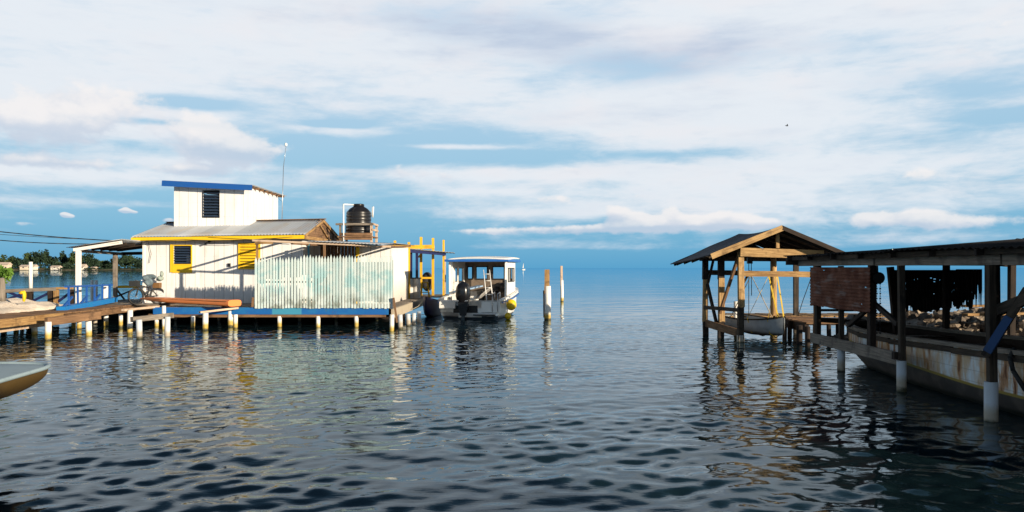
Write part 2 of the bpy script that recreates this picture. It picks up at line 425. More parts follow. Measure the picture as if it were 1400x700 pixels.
# ---------------------------------------------------------------- mesh builder
class MB:
    def __init__(s): s.v = []; s.f = []; s.uv = []; s.sm = []
    def face(s, pts, uvs=None, smooth=False):
        i = len(s.v); s.v += [tuple(p) for p in pts]
        s.f.append(tuple(range(i, i + len(pts)))); s.sm.append(smooth)
        s.uv.append(uvs or [(p[0] + p[1], p[2]) for p in pts]); return s
    def beam(s, p, q, w, h, up=(0, 0, 1), ends=None, jit=.003):
        p = Vector(p); q = Vector(q); d = (q - p); L = d.length; d.normalize()
        upv = Vector(up)
        if abs(d.dot(upv)) > .98: upv = Vector((0, 1, 0))
        sx = d.cross(upv).normalized(); sy = sx.cross(d).normalized()
        w2, h2 = (ends or (w, h))
        o = random.random() * 40
        C = []
        for P, a, b_ in ((p, w, h), (q, w2, h2)):
            for i, j in ((-1, -1), (1, -1), (1, 1), (-1, 1)):
                C.append(P + sx * (i * a / 2 + random.uniform(-jit, jit)) + sy * (j * b_ / 2 + random.uniform(-jit, jit)))
        i0 = len(s.v); s.v += [tuple(c) for c in C]
        for k in range(4):
            n = (k + 1) % 4; a = w if k % 2 == 0 else h
            s.f.append((i0 + k, i0 + n, i0 + 4 + n, i0 + 4 + k)); s.sm.append(False)
            v0 = o + k * .3
            s.uv.append([(o, v0), (o, v0 + a), (o + L, v0 + a), (o + L, v0)])
        s.f.append((i0 + 3, i0 + 2, i0 + 1, i0)); s.sm.append(False); s.uv.append([(o, o), (o, o + .1), (o + .02, o + .1), (o + .02, o)])
        s.f.append((i0 + 4, i0 + 5, i0 + 6, i0 + 7)); s.sm.append(False); s.uv.append([(o, o), (o, o + .1), (o + .02, o + .1), (o + .02, o)])
        return s
    def box(s, x0, x1, y0, y1, z0, z1, jit=0.):
        d = [x1 - x0, y1 - y0, z1 - z0]; k = d.index(max(d)); cx, cy, cz = (x0 + x1) / 2, (y0 + y1) / 2, (z0 + z1) / 2
        if k == 0: s.beam((x0, cy, cz), (x1, cy, cz), d[1], d[2], jit=jit)
        elif k == 1: s.beam((cx, y0, cz), (cx, y1, cz), d[0], d[2], jit=jit)
        else: s.beam((cx, cy, z0), (cx, cy, z1), d[0], d[1], jit=jit)
        return s
    def cyl(s, p, q, r1, r2=None, n=12, wob=0., segs=1, caps=True):
        r2 = r1 if r2 is None else r2
        p = Vector(p); q = Vector(q); d = (q - p); L = d.length; d.normalize()
        a = Vector((1, 0, 0)) if abs(d.x) < .9 else Vector((0, 1, 0))
        sx = d.cross(a).normalized(); sy = d.cross(sx).normalized()
        i0 = len(s.v)
        for k in range(segs + 1):
            t = k / segs; c = p.lerp(q, t); r = r1 + (r2 - r1) * t
            if 0 < k < segs: c += sx * random.uniform(-wob, wob) + sy * random.uniform(-wob, wob)
            for j in range(n):
                an = 2 * math.pi * j / n; s.v.append(tuple(c + sx * (r * math.cos(an)) + sy * (r * math.sin(an))))
        for k in range(segs):
            for j in range(n):
                m = (j + 1) % n; A = i0 + k * n
                s.f.append((A + j, A + n + j, A + n + m, A + m)); s.sm.append(True)
                ua, ub = L * k / segs, L * (k + 1) / segs; w = 6.28 * r1 / n
                s.uv.append([(ua, j * w), (ub, j * w), (ub, (j + 1) * w), (ua, (j + 1) * w)])
        if caps:
            s.f.append(tuple(i0 + j for j in range(n))); s.sm.append(False); s.uv.append([(0, 0)] * n)
            s.f.append(tuple(i0 + segs * n + j for j in reversed(range(n)))); s.sm.append(False); s.uv.append([(0, 0)] * n)
        return s
    def tube(s, pts, r, n=8):
        for a, b_ in zip(pts[:-1], pts[1:]): s.cyl(a, b_, r, n=n)
        return s
    def lathe(s, c, prof, n=24, smooth=True):      # profile of (r, z) around a vertical axis at c
        c = Vector(c); i0 = len(s.v)
        for r, z in prof:
            for j in range(n):
                a = 2 * math.pi * j / n; s.v.append((c.x + r * math.cos(a), c.y + r * math.sin(a), c.z + z))
        for k in range(len(prof) - 1):
            for j in range(n):
                m = (j + 1) % n; A = i0 + k * n
                s.f.append((A + j, A + m, A + n + m, A + n + j)); s.sm.append(smooth); s.uv.append([(0, 0), (1, 0), (1, 1), (0, 1)])
        s.f.append(tuple(i0 + j for j in reversed(range(n)))); s.sm.append(False); s.uv.append([(0, 0)] * n)
        e = i0 + (len(prof) - 1) * n
        s.f.append(tuple(e + j for j in range(n))); s.sm.append(False); s.uv.append([(0, 0)] * n)
        return s
    def prism(s, poly, d):                         # a flat polygon given thickness along vector d
        d = Vector(d); P = [Vector(p) for p in poly]; Q = [p + d for p in P]
        s.face(P[::-1]); s.face(Q)
        for i in range(len(P)):
            j = (i + 1) % len(P); L = (P[j] - P[i]).length
            s.face([P[i], P[j], Q[j], Q[i]], [(0, 0), (L, 0), (L, d.length), (0, d.length)])
        return s
    def grid(s, fn, nu, nv, smooth=False, skip=None):
        i0 = len(s.v)
        for j in range(nv + 1):
            for i in range(nu + 1): s.v.append(tuple(fn(i / nu, j / nv)))
        for j in range(nv):
            for i in range(nu):
                if skip and skip(i, j): continue
                a = i0 + j * (nu + 1) + i
                s.f.append((a, a + 1, a + nu + 2, a + nu + 1)); s.sm.append(smooth)
                s.uv.append([(i / nu, j / nv), ((i + 1) / nu, j / nv), ((i + 1) / nu, (j + 1) / nv), (i / nu, (j + 1) / nv)])
        return s
    def ball(s, c, rx, ry=None, rz=None, nu=14, nv=9, rough=0.):
        ry = ry or rx; rz = rz or rx
        def fn(u, v):
            a = u * 2 * math.pi; b_ = (v - .5) * math.pi
            k = 1 + (rough * math.sin(3 * a + 7 * v + c[0] * 9) * math.cos(b_) if rough else 0)
            return (c[0] + rx * k * math.cos(a) * math.cos(b_), c[1] + ry * k * math.sin(a) * math.cos(b_), c[2] + rz * k * math.sin(b_))
        return s.grid(fn, nu, nv, True)
    def xform(s, M): s.v = [tuple(M @ Vector(p)) for p in s.v]; return s
    def build(s, name, m, parent=None, origin=None, thick=None):
        me = bpy.data.meshes.new(name)
        org = Vector(origin) if origin is not None else None
        if org is None:
            if parent is not None:
                org = Vector((0, 0, 0)); o_ = parent
                while o_ is not None: org += o_.location; o_ = o_.parent
            else:
                a = np.array(s.v); org = Vector(((a[:, 0].min() + a[:, 0].max()) / 2, (a[:, 1].min() + a[:, 1].max()) / 2, a[:, 2].min()))
        me.from_pydata([(p[0] - org.x, p[1] - org.y, p[2] - org.z) for p in s.v], [], s.f)
        uvl = me.uv_layers.new(name='UVMap')
        flat = np.array([c for f in s.uv for t in f for c in t], dtype=np.float32)
        if len(flat) == 2 * len(me.loops): uvl.data.foreach_set('uv', flat)
        me.polygons.foreach_set('use_smooth', s.sm)
        me.materials.append(MATS[m]); me.update()
        o = bpy.data.objects.new(name, me); col.objects.link(o)
        if parent is not None: o.parent = parent
        else: o.location = org
        if thick:
            md = o.modifiers.new('solid', 'SOLIDIFY'); md.thickness = thick; md.offset = 0
        return o
def tag(o, label=None, cat=None, group=None, kind=None):
    if label: o['label'] = label
    if cat: o['category'] = cat
    if group: o['group'] = group
    if kind: o['kind'] = kind
    return o
def thing(name, loc, label, cat, group=None):
    o = bpy.data.objects.new(name, None); col.objects.link(o); o.location = loc; o.empty_display_size = .3
    return tag(o, label, cat, group)
def sub(name, parent):                             # an intermediate part handled as an Empty
    o = bpy.data.objects.new(name, None); col.objects.link(o); o.parent = parent; return o
def bm_beam(name, m, parent, p, q, w, h, **k): return MB().beam(p, q, w, h, **k).build(name, m, parent)
def corr(mb, A, B, C, D, n, amp, nv=1, skip=None, lower=None):
    """corrugated sheet: A-B along the waves' run of crests, A-D the direction of the ridges"""
    A, B, C, D = map(Vector, (A, B, C, D)); nrm = (B - A).cross(D - A).normalized()
    def fn(u, v):
        vv = v * (lower(u) if lower else 1)
        p = A.lerp(B, u).lerp(D.lerp(C, u), vv)
        return p + nrm * (amp * math.sin(u * n * 2 * math.pi))
    mb.grid(fn, n * 6, nv, True, skip); return mb
def hull(mb, org, hd, st, n=9, e1=.8, e2=1.5, inner=.04, floor=None, imb=None):
    """st = (t along, half beam, keel z, gunwale z); org = xy of t=0, hd = unit heading"""
    ox, oy = org; hx, hy = hd
    def P(t, y, z): return (ox + hx * t + hy * y, oy + hy * t - hx * y, z)
    def section(t, b_, k, g, sh):
        pts = []
        for i in range(-n, n + 1):
            a = abs(i) / n * math.pi / 2
            y = (b_ - sh) * math.sin(a) ** e1; z = g - (g - k - sh) * max(math.cos(a), 0) ** (1 / e2)
            pts.append(P(t, math.copysign(max(y, .0), i), z))
        return pts
    rows = [section(*s_, 0) for s_ in st]
    rin = [section(t, max(b_, inner * 1.2), k, g, inner) for t, b_, k, g in st]
    m = 2 * n + 1
    for rr, flip in ((rows, False), (rin, True)):
        out_ = mb
        if flip and imb is not None: mb = imb
        i0 = len(mb.v)
        for r in rr: mb.v += r
        for j in range(len(rr) - 1):
            for i in range(m - 1):
                a = i0 + j * m + i; q = (a, a + 1, a + m + 1, a + m)
                mb.f.append(q[::-1] if flip else q); mb.sm.append(True); mb.uv.append([(0, 0)] * 4)
        mb = out_
    for j in range(len(rows) - 1):
        for k in (0, m - 1):
            mb.face([rows[j][k], rows[j + 1][k], rin[j + 1][k], rin[j][k]])
    mb.face(rows[0][::-1]); mb.face([p for p in rin[0]])
    return mb, P
# ================================================================ THE SETTING
def make_water():
    def axis(fine0, fine1, step, lo, hi, g):
        a = list(np.arange(fine0, fine1, step)); s_, x = step, fine1
        while x < hi: a.append(x); s_ *= g; x += s_
        a.append(hi); s_, x, l = step, fine0 - step, []
        while x > lo: l.append(x); s_ *= g; x -= s_
        l.append(lo); return np.array(l[::-1] + a)
    xs = axis(-16, 16, .065, -9000, 9000, 1.035); ys = axis(3, 32, .05, -60, 9000, 1.02)
    X, Y = np.meshgrid(xs, ys)
    sx = np.gradient(xs)[None, :]; sy = np.gradient(ys)[:, None]
    rng = np.random.RandomState(3); Z = np.zeros_like(X); gx = np.zeros_like(X)
    sp = np.maximum(sx, sy)
    calm = .55 + .45 * (np.sin(X * .23 + 1.3 * np.sin(Y * .11)) * np.sin(Y * .31 + .7 * np.sin(X * .17 + 2)))
    calm2 = .5 + .30 * np.sin(X * .9 + 1.9 * np.sin(Y * .7 + X * .3)) + .30 * np.sin(Y * 1.1 + 1.6 * np.sin(X * .55 + 1) + .4) + .25 * (calm - .5)
    near = .55 + .70 / (1 + np.exp((Y - 12.3) / 1.5)) + .35 / (1 + np.exp((-Y + 38) / 4))
    for k in range(96):
        lam = .20 * (11.0 ** (rng.rand() ** 1.3))
        th = R(-68 + rng.randn() * 38) if k % 3 else R(rng.rand() * 360)
        kk = 2 * math.pi / lam
        a = (.0025 if lam < .7 else .0011) * 1.0 * lam ** .78 * (.6 + .8 * rng.rand())
        att = np.clip((lam / sp - 2.5) / 2, 0, 1)
        w = ((.45 + .75 * np.clip(calm2, 0, 1)) if lam < 1.2 else 1.0) * near
        Z += a * att * w * np.sin(kk * (X * math.cos(th) + Y * math.sin(th)) + rng.rand() * 6.28)
    nx, ny = len(xs), len(ys)
    co = np.stack([X, Y, Z], -1).reshape(-1, 3).astype(np.float32)
    i = np.arange(nx * ny).reshape(ny, nx)
    q = np.stack([i[:-1, :-1], i[:-1, 1:], i[1:, 1:], i[1:, :-1]], -1).reshape(-1, 4).astype(np.int32)
    me = bpy.data.meshes.new('water'); me.vertices.add(len(co)); me.vertices.foreach_set('co', co.ravel())
    me.loops.add(q.size); me.loops.foreach_set('vertex_index', q.ravel())
    me.polygons.add(len(q)); me.polygons.foreach_set('loop_start', np.arange(0, q.size, 4, dtype=np.int32))
    me.polygons.foreach_set('use_smooth', np.ones(len(q), bool))
    me.materials.append(MATS['water']); me.update(calc_edges=True)
    o = bpy.data.objects.new('water', me); col.objects.link(o); o['kind'] = 'structure'
make_water()

# far shore
def shore(u, v):
    x = -1000 + u * 830; y = 700 + v * 160
    e = min(1, 4 * v) * min(1, 12 * (1 - u)) * min(1, 3 * (1 - v))
    return (x, y + 8 * math.sin(x * .03), -.3 + 2.2 * e)
m = MB(); m.grid(shore, 80, 8, True); tag(m.build('shore', 'land'), kind='structure')

def leafcrown(mb, c, rx, ry, rz, n, size, shape='round', clumps=9):
    cl = []
    for _ in range(clumps):
        while True:
            p = Vector([random.uniform(-1, 1) for _ in range(3)])
            if p.length < 1: break
        if shape == 'cone': 
            f = .25 + .75 * (1 - (p.z + 1) / 2); p.x *= f; p.y *= f
        cl.append((p * .72, random.uniform(.25, .45)))
    for _ in range(n):
        p, r = random.choice(cl)
        d = Vector([random.gauss(0, 1) for _ in range(3)]).normalized() * r * random.uniform(.55, 1.05)
        q = p + d; P = Vector((c[0] + q.x * rx, c[1] + q.y * ry, c[2] + q.z * rz))
        a = Vector([random.gauss(0, 1) for _ in range(3)]).normalized(); b_ = a.cross(Vector([random.gauss(0, 1) for _ in range(3)])).normalized()
        s_ = size * random.uniform(.6, 1.3)
        mb.face([P - a * s_, P + b_ * s_ * .5, P + a * s_, P - b_ * s_ * .5])
def far_tree(u, vt, w, Y, shape, m, label):
    x = XU(u, Y); h = (ZV(vt, Y) - 1.0) * 1.22; r = w / 2 / F * Y
    t = thing('shore_tree', (x, Y, 1.0), label, 'tree', 'trees on the far shore')
    MB().cyl((x, Y, .8), (x + .2, Y, 1 + h * .8), .35, .12, n=6).build('trunk', 'bark', t)
    c = MB(); leafcrown(c, (x, Y, 1 + h * .56), r * 1.15, r, h * .47, 520, 1.2, shape, 15)
    c.build('crown', m, t)
TR = [(5, 352, 22, 'round'), (-18, 350, 30, 'round'), (18, 354, 14, 'round'), (31, 355, 16, 'round'), (37, 349, 12, 'cone'), (47, 348, 15, 'round'), (55, 346, 16, 'cone'), (63, 346, 12, 'cone'), (70, 352, 12, 'round'),
      (77, 355, 12, 'round'), (86, 348, 13, 'cone'), (94, 355, 10, 'round'), (101, 345, 17, 'cone'), (111, 354, 12, 'round'), (120, 350, 15, 'round'), (128, 356, 14, 'round'), (138, 356, 16, 'round'),
      (148, 358, 16, 'round'), (161, 352, 14, 'round'), (170, 350, 14, 'cone'), (178, 351, 14, 'round'), (188, 355, 16, 'round'), (199, 354, 16, 'round'), (212, 355, 16, 'round'), (-40, 350, 26, 'round')]
TL = {0: 'rounded dark tree', 1: 'broad bushy tree', 2: 'feathery tall tree'}
for i, (u, v, w, s_) in enumerate(TR):
    near = ('at the left edge of the far shore' if u < 25 else 'behind the cream houses on the far shore' if u < 62 else
            'between the pale roofs on the far shore' if u < 98 else 'framed by the porch posts across the water' if u < 150 else 'seen under the porch roof beside the hut')
    far_tree(u, v, w * 1.25, 745 + (i % 3) * 12, s_, 'leaf_dark' if i % 4 else 'leaf_mid',
             '%s %s tree %s, number %s from the left' % (('tall' if v < 350 else 'low'), ('feathery' if s_ == 'cone' else 'rounded'), near,
             ('one two three four five six seven eight nine ten eleven twelve thirteen fourteen fifteen sixteen seventeen eighteen nineteen twenty twenty-one twenty-two twenty-three twenty-four twenty-five'.split()[sorted(t[0] for t in TR).index(u)])))
m = MB()
for k_ in range(130):
    u = random.uniform(-50, 228); yy_ = 735 if k_ < 85 else 706
    leafcrown(m, (XU(u, yy_), yy_ + random.uniform(-3, 8), random.uniform(2.5, 4.) if k_ < 85 else 1.6), 5, 4 if k_ < 85 else 1.5, random.uniform(2.5, 4) if k_ < 85 else 1.0, 60, 1.1 if k_ < 85 else .5, 'round', 5)
tag(m.build('undergrowth', 'leaf_dark'), 'dark low scrub lining the far shore under the trees', 'undergrowth', kind='stuff')
def far_house(u0, u1, vr, ve, vb, wm, label):
    Y = 712; x0, x1 = XU(u0, Y), XU(u1, Y); zr, ze, zb = ZV(vr, Y), ZV(ve, Y), 1.2
    t = thing('shore_house', ((x0 + x1) / 2, Y, zb), label, 'house', 'houses on the far shore')
    MB().box(x0 + .5, x1 - .5, Y - 3, Y + 3, zb - .8, ze).build('wall', wm, t)
    rf = MB(); ym = Y
    rf.prism([(x0, Y - 3.8, ze), (x0, ym, zr), (x0, Y + 3.8, ze)], (x1 - x0, 0, 0)); rf.build('roof', 'house_roof', t)
    n = max(1, int((x1 - x0) / 4))
    for k in range(n):
        xc = x0 + (k + .5) * (x1 - x0) / n
        MB().box(xc - .6, xc + .6, Y - 3.06, Y - 3.0, zb + .8, zb + 1.9).build('window', 'house_window', t)
far_house(-8, 14, 358.5, 362, 368, 'house_cream', 'wide cream roofed house farthest left on the far shore')
far_house(29, 40, 362, 364.6, 368, 'house_cream', 'low cream house just left of the white mooring post')
far_house(44, 50, 361.5, 364.4, 368, 'house_white', 'small pale house just right of the white mooring post')
far_house(71, 83, 363, 365.4, 368, 'house_white', 'white house with a broad roof midway between mooring post and porch')
far_house(111, 118, 361, 364.6, 368, 'house_white', 'tall narrow white house right beside the white porch post')
far_house(126, 132, 364.5, 366, 368, 'house_cream', 'tiny tan shed at the waterline right of the porch post')

# sailboat
Y = 900; x = XU(716, Y)
t = thing('sailboat', (x, Y, 0), 'tiny white sailboat far out on the horizon', 'sailboat')
mb, _ = hull(MB(), (x - 1.8, Y), (.8, .6), [(0, .7, -.3, .8), (2, 1.1, -.4, .7), (3.2, .8, -.3, .8), (4.4, .05, .2, 1.0)], n=5)
mb.build('hull', 'house_white', t)
MB().cyl((x, Y, 1), (x, Y, 8.6), .09, n=6).build('mast', 'steel', t)
MB().prism([(x - .1, Y, 1.9), (x - .1, Y, 8.0), (x - 1.2, Y, 2.1)], (0, .08, 0)).build('sail', 'sail', t)
# bird
Y = 120; p = W(1076, 172, Y)
t = thing('bird', p, 'dark little bird gliding high in the pale sky', 'bird')
b = MB(); b.ball(p, .22, .07, .07, 10, 6)
b.prism([p + Vector((-.08, 0, 0)), p + Vector((.1, 0, .0)), p + Vector((-.05, .5, .16)), p + Vector((-.16, .5, .16))], (0, 0, .02))
b.prism([p + Vector((-.08, 0, 0)), p + Vector((.1, 0, .0)), p + Vector((-.05, -.5, .16)), p + Vector((-.16, -.5, .16))], (0, 0, .02)); b.build('body', 'feather', t)

# ================================================================ LEFT: DOCKS
def pile_at(parent, u, vt, vb, wpx, m='pile_white', name='pile'):
    Y = F * H / (vb - HZ); x = XU(u, Y); zt = ZV(vt, Y); r = wpx / 2 / F * Y * .87
    mb = MB(); l = random.uniform(-.03, .03)
    mb.cyl((x + l, Y, -1.2), (x, Y, zt), r * 1.02, r, n=16, wob=.01, segs=3)
    return mb.build(name, m, parent)
DZ = .75
dock = thing('hut_dock', (-9.5, 36, 0), 'wooden dock carrying the white hut, blue edge board along its front', 'dock')
d = MB()
for i in range(60):                                # planks
    x = -13.8 + i * .1535
    d.box(x, x + .142, 31.25, 46.9, DZ - .05, DZ + random.uniform(-.006, .006))
d.build('deck', 'wood_grey', dock)
d = MB()
for i in range(40):
    y = 33.9 + i * .152
    d.box(-19.0, -13.83, y, y + .14, DZ - .05, DZ + random.uniform(-.008, .008))
d.build('side_deck', 'wood_grey', dock)
d = MB()
for i in range(20):
    y = 43.0 + i * .2
    d.box(-4.55, -3.3, y, y + .185, DZ - .05, DZ)
d.build('rear_deck', 'wood_grey', dock)
bm_beam('edge_board', 'edge_blue', dock, (-13.9, 31.18, .63), (-4.78, 31.18, .615), .045, .27)
bm_beam('edge_beam', 'wood_brown', dock, (-14.1, 31.26, .44), (-4.9, 31.26, .44), .14, .12)
bm_beam('edge_beam', 'wood_brown', dock, (-18.9, 33.82, .62), (-13.9, 33.80, .62), .06, .2)
bm_beam('edge_beam', 'wood_dark', dock, (-13.86, 31.3, .6), (-13.86, 33.9, .6), .06, .2)
bm_beam('edge_beam', 'concrete', dock, (-4.62, 31.3, .54), (-4.62, 43, .54), .16, .36)
bm_beam('edge_beam', 'wood_brown', dock, (-3.25, 43, .6), (-3.25, 46.9, .6), .08, .22)
bm_beam('skirt_board', 'wood_dark', dock, (-18.9, 36.2, .28), (-4.8, 36.2, .28), .04, .84)
for y in (33.5, 37, 40.5, 44): bm_beam('joist', 'wood_dark', dock, (-18.5 if y > 34 else -13.7, y, .55), (-4.8, y, .55), .12, .2)
for a in [(165, 430, 448, 6), (214, 430, 446, 6), (264, 431, 449, 6), (322, 430, 449, 6.5), (382, 432, 447, 6.5), (435, 432, 447, 6.5), (487, 432, 447, 6.5), (536, 430, 452, 7)]: pile_at(dock, *a)
for a in [(547, 430, 450, 7.5), (558, 429, 446, 7), (566, 428, 443, 6.5), (573, 426, 440, 6)]: pile_at(dock, *a, 'pile_concrete')
for u, vb in [(240, 438), (300, 438), (350, 437), (410, 438), (460, 437), (515, 438), (180, 440), (545, 433)]: pile_at(dock, u, 420, vb, 5, 'pile_concrete')

walk = thing('walkway', (-18, 28, 0), 'weathered brown plank walkway on white piles at the left edge', 'dock')
d = MB()
for i in range(78):
    y = 21.6 + i * .156; e = -15.45 - .35 * max(0, (y - 29.5) / 4)
    d.box(-22.5, e + random.uniform(-.03, .03), y, y + .145, DZ - .05, DZ + random.uniform(-.008, .008))
d.build('deck', 'wood_brown', walk)
bm_beam('edge_beam', 'wood_golden', walk, (-15.4, 21.6, .60), (-15.42, 27.6, .63), .07, .26)
bm_beam('edge_beam', 'wood_brown', walk, (-15.42, 27.7, .58), (-15.7, 33.6, .60), .07, .2)
bm_beam('edge_beam', 'wood_pale', walk, (-15.9, 21.6, .33), (-15.9, 30, .40), .06, .14)
for y in (24, 27, 30, 33): bm_beam('joist', 'wood_dark', walk, (-22, y, .55), (-15.6, y, .55), .1, .18)
for a in [(22, 434, 452, 7.5), (47, 432, 457, 8.5), (101, 433, 449, 6.5), (108, 425, 450, 7), (145, 420, 446, 7)]: pile_at(walk, *a)
for u, vb in [(30, 447), (70, 446), (130, 443), (-10, 452)]: pile_at(walk, u, 425, vb, 6, 'pile_concrete')

# landing stages in front of the dock
def stage(name, label, p, q, hh, m, piles, off=0.0):
    t = thing(name, ((p[0] + q[0]) / 2, (p[1] + q[1]) / 2, 0), label, 'mooring trestle', 'mooring trestles before the dock')
    bm_beam('beam', m, t, p, q, .14, hh)
    for a in piles: pile_at(t, *a)
    return t
stage('mooring_trestle', 'brown beam on two white piles in front of the blue railing', W(63, 440, 25.6), W(136, 431, 27.6), .26, 'wood_brown', [(66, 440, 465, 9.5), (121, 436, 458, 9)])
t = stage('mooring_trestle', 'grey thick beam on two pale piles below the bicycle', W(180, 437, 26.2), W(236, 431, 27.6), .17, 'wood_grey', [])
pile_at(t, 190, 437, 463, 9, 'pile_concrete'); pile_at(t, 229, 433, 459, 8.5, 'pile_concrete')
t = stage('mooring_trestle', 'pale thin plank on two white piles under the orange kayak end', W(273, 427, 29.9), W(325, 421, 31.0), .07, 'wood_pale', [(281, 428, 451, 8.5), (315, 424, 447, 8)])
t = stage('mooring_trestle', 'slanting yellowish plank resting on white pile beside the bicycle wheel', W(168, 424, 29.2), W(216, 419, 31.5), .08, 'wood_pale', [(178, 424, 455, 8)])
t = thing('mooring_post', W(224, 458, 28.5), 'slim tan post standing in water under the kayak', 'post'); pile_at(t, 224, 418, 450, 6, 'pile_white', 'shaft')

# blue railing along the walkway edge
A0, A1 = Vector((-16.45, 29.4, 0)), Vector((-17.15, 34.6, 0))
t = thing('railing', (-16.8, 32, .75), 'bright blue timber railing with upright bars at the walkway edge', 'railing')
def rp(f, z): p = A0.lerp(A1, f); p.z = z; return p
bm_beam('top_rail', 'blue_paint', t, rp(.06, 1.60), rp(.97, 1.56), .09, .07)
bm_beam('base_board', 'turquoise_rail', t, rp(-.02, .78), rp(1.02, .93), .30, .20)
for k, f in enumerate((.12, .28, .44, .60, .76, .92)):
    bm_beam('bar', 'blue_paint', t, rp(f, .85), rp(f + random.uniform(-.01, .01), 1.62), .06, .06)
for f in (.02, .30, .55): bm_beam('brace', 'blue_paint', t, rp(f, .86), rp(f + .16, 1.2), .06, .07)
def post(name, u, vt, vb, Y, w, m, label, cat='post', group=None):
    x = XU(u, Y); z0, z1 = ZV(vb, Y), ZV(vt, Y)
    o = MB().cyl((x, Y, z0), (x, Y, z1), w / 2 / F * Y, n=12, wob=.008, segs=3).build(name, m)
    return tag(o, label, cat, group)
post('mooring_post', 144, 391, 417, 34.9, 7, 'pile_white', 'thick white post rising right behind the blue railing end')
post('mooring_post', 126, 383, 430, 38.5, 4, 'pile_white', 'left one of two short white posts behind the blue railing')
post('mooring_post', 131.5, 383, 430, 38.5, 4, 'pile_white', 'right one of two short white posts behind the blue railing')
# rear rail of the walkway with cross braces
t = thing('railing', (-22, 38, .5), 'grey brown low rail with crossed dark braces behind the sand heap', 'railing')
def R2(u, v, Y=33.0): return W(u, v, Y)
bm_beam('top_rail', 'wood_grey', t, R2(-20, 399), R2(78, 395), .2, .14); bm_beam('top_rail', 'wood_golden', t, R2(78, 394), R2(100, 394), .16, .09)
for u in (5, 40, 69, 77, 98): bm_beam('post', 'wood_dark' if u != 77 else 'wood_golden', t, R2(u, 440), R2(u, 396), .16, .16)
for a, b_, c_, d_ in ((8, 398, 38, 410), (8, 410, 38, 399), (44, 412, 68, 400), (80, 412, 96, 400)): bm_beam('brace', 'navy', t, R2(a, b_), R2(c_, d_), .06, .09)
t = thing('railing', (-18, 40, .5), 'yellowish rear handrail with thin crossed braces behind the bicycle', 'railing')
bm_beam('top_rail', 'yellow_wood', t, W(157, 392.5, 39.6), W(196, 391.5, 39.6), .1, .12)
for a, b_, c_, d_ in ((158, 394, 172, 412), (158, 406, 190, 393)): bm_beam('brace', 'wood_dark', t, W(a, b_, 39.6), W(c_, d_, 39.6), .07, .07)
t = thing('mooring_post', W(42, 430, 34), 'tall mooring post, white above and dark wood below, behind the low rail', 'post')
x = XU(42, 34); MB().cyl((x, 34, ZV(398, 34)), (x, 34, ZV(358, 34)), .075, n=14).build('sleeve', 'pile_white', t)
MB().cyl((x, 34, -.8), (x, 34, ZV(398, 34)), .11, n=10, wob=.01, segs=3).build('shaft', 'wood_dark', t)
# sand heap, sack, plant
def sandfn(u, v):
    x = -22.4 + u * 5.3; y = 26.9 + v * 5.4; k = math.sin(math.pi * min(1, max(0, u))) ** .5 * math.sin(math.pi * v) ** .7
    return (x, y, .74 + k * (.50 - .12 * u + .10 * math.sin(5 * x + y) * math.sin(4 * y)) + .02 * random.random() * k)
m = MB(); m.grid(sandfn, 60, 50, True); tag(m.build('sand_heap', 'sand'), 'pale pinkish heap of sand spread on the walkway boards', 'sand heap', kind='stuff')
t = thing('sack', W(31, 411, 28.5), 'bright yellow sack slumped on top of the sand heap', 'sack')
b = MB(); b.ball(W(33, 405, 28.5), .06, .07, .20, 12, 8, .2); b.ball(W(30, 400, 28.5), .10, .08, .06, 12, 8, .2); b.build('bag', 'yellow_paint', t)
t = thing('shrub', W(2, 410, 27), 'leafy green shrub on a grey trunk at the left edge', 'shrub')
c = W(2, 374, 27); MB().cyl(W(2, 412, 27), W(2, 380, 27), .13, .09, n=10, wob=.02, segs=4).build('trunk', 'wood_grey', t)
b = MB(); leafcrown(b, (c.x - .1, 27, c.z - .02), .42, .4, .32, 620, .085, 'round', 9); b.build('crown', 'leaf_near', t)

# ================================================================ THE HUT
hut = thing('stilt_hut', (-12.5, 38.5, DZ), 'white boarded hut with yellow trim and blue topped upper room on the dock', 'house')
w = MB(); y0, y1 = 35.0, 35.07; T = 3.62
X0, X1 = -16.0, -9.1
wx0, wx1, wz0, wz1 = XU(237.5, 35), XU(262, 35), ZV(361, 35), ZV(336, 35)
w.box(X0, wx0, y0, y1, DZ, T); w.box(wx1, X1, y0, y1, DZ, T)
w.box(wx0, wx1, y0, y1, DZ, wz0); w.box(wx0, wx1, y0, y1, wz1, T)
w.build('front_wall', 'white_boards', hut)
w = MB(); w.box(X0, X0 + .07, 35.075, 42, DZ, 3.58); w.build('side_wall', 'white_boards', hut)
w = MB(); w.box(X1 - .07, X1, 35.075, 42, DZ, 3.58); w.build('side_wall', 'white_boards', hut)
w = MB(); w.box(X0 + .075, X1 - .075, 41.93, 42, DZ, 3.6); w.build('rear_wall', 'white_boards', hut)
bm_beam('corner_post', 'white_trim', hut, (X0 - .01, 34.985, DZ), (X0 - .01, 34.985, 3.6), .1, .05)
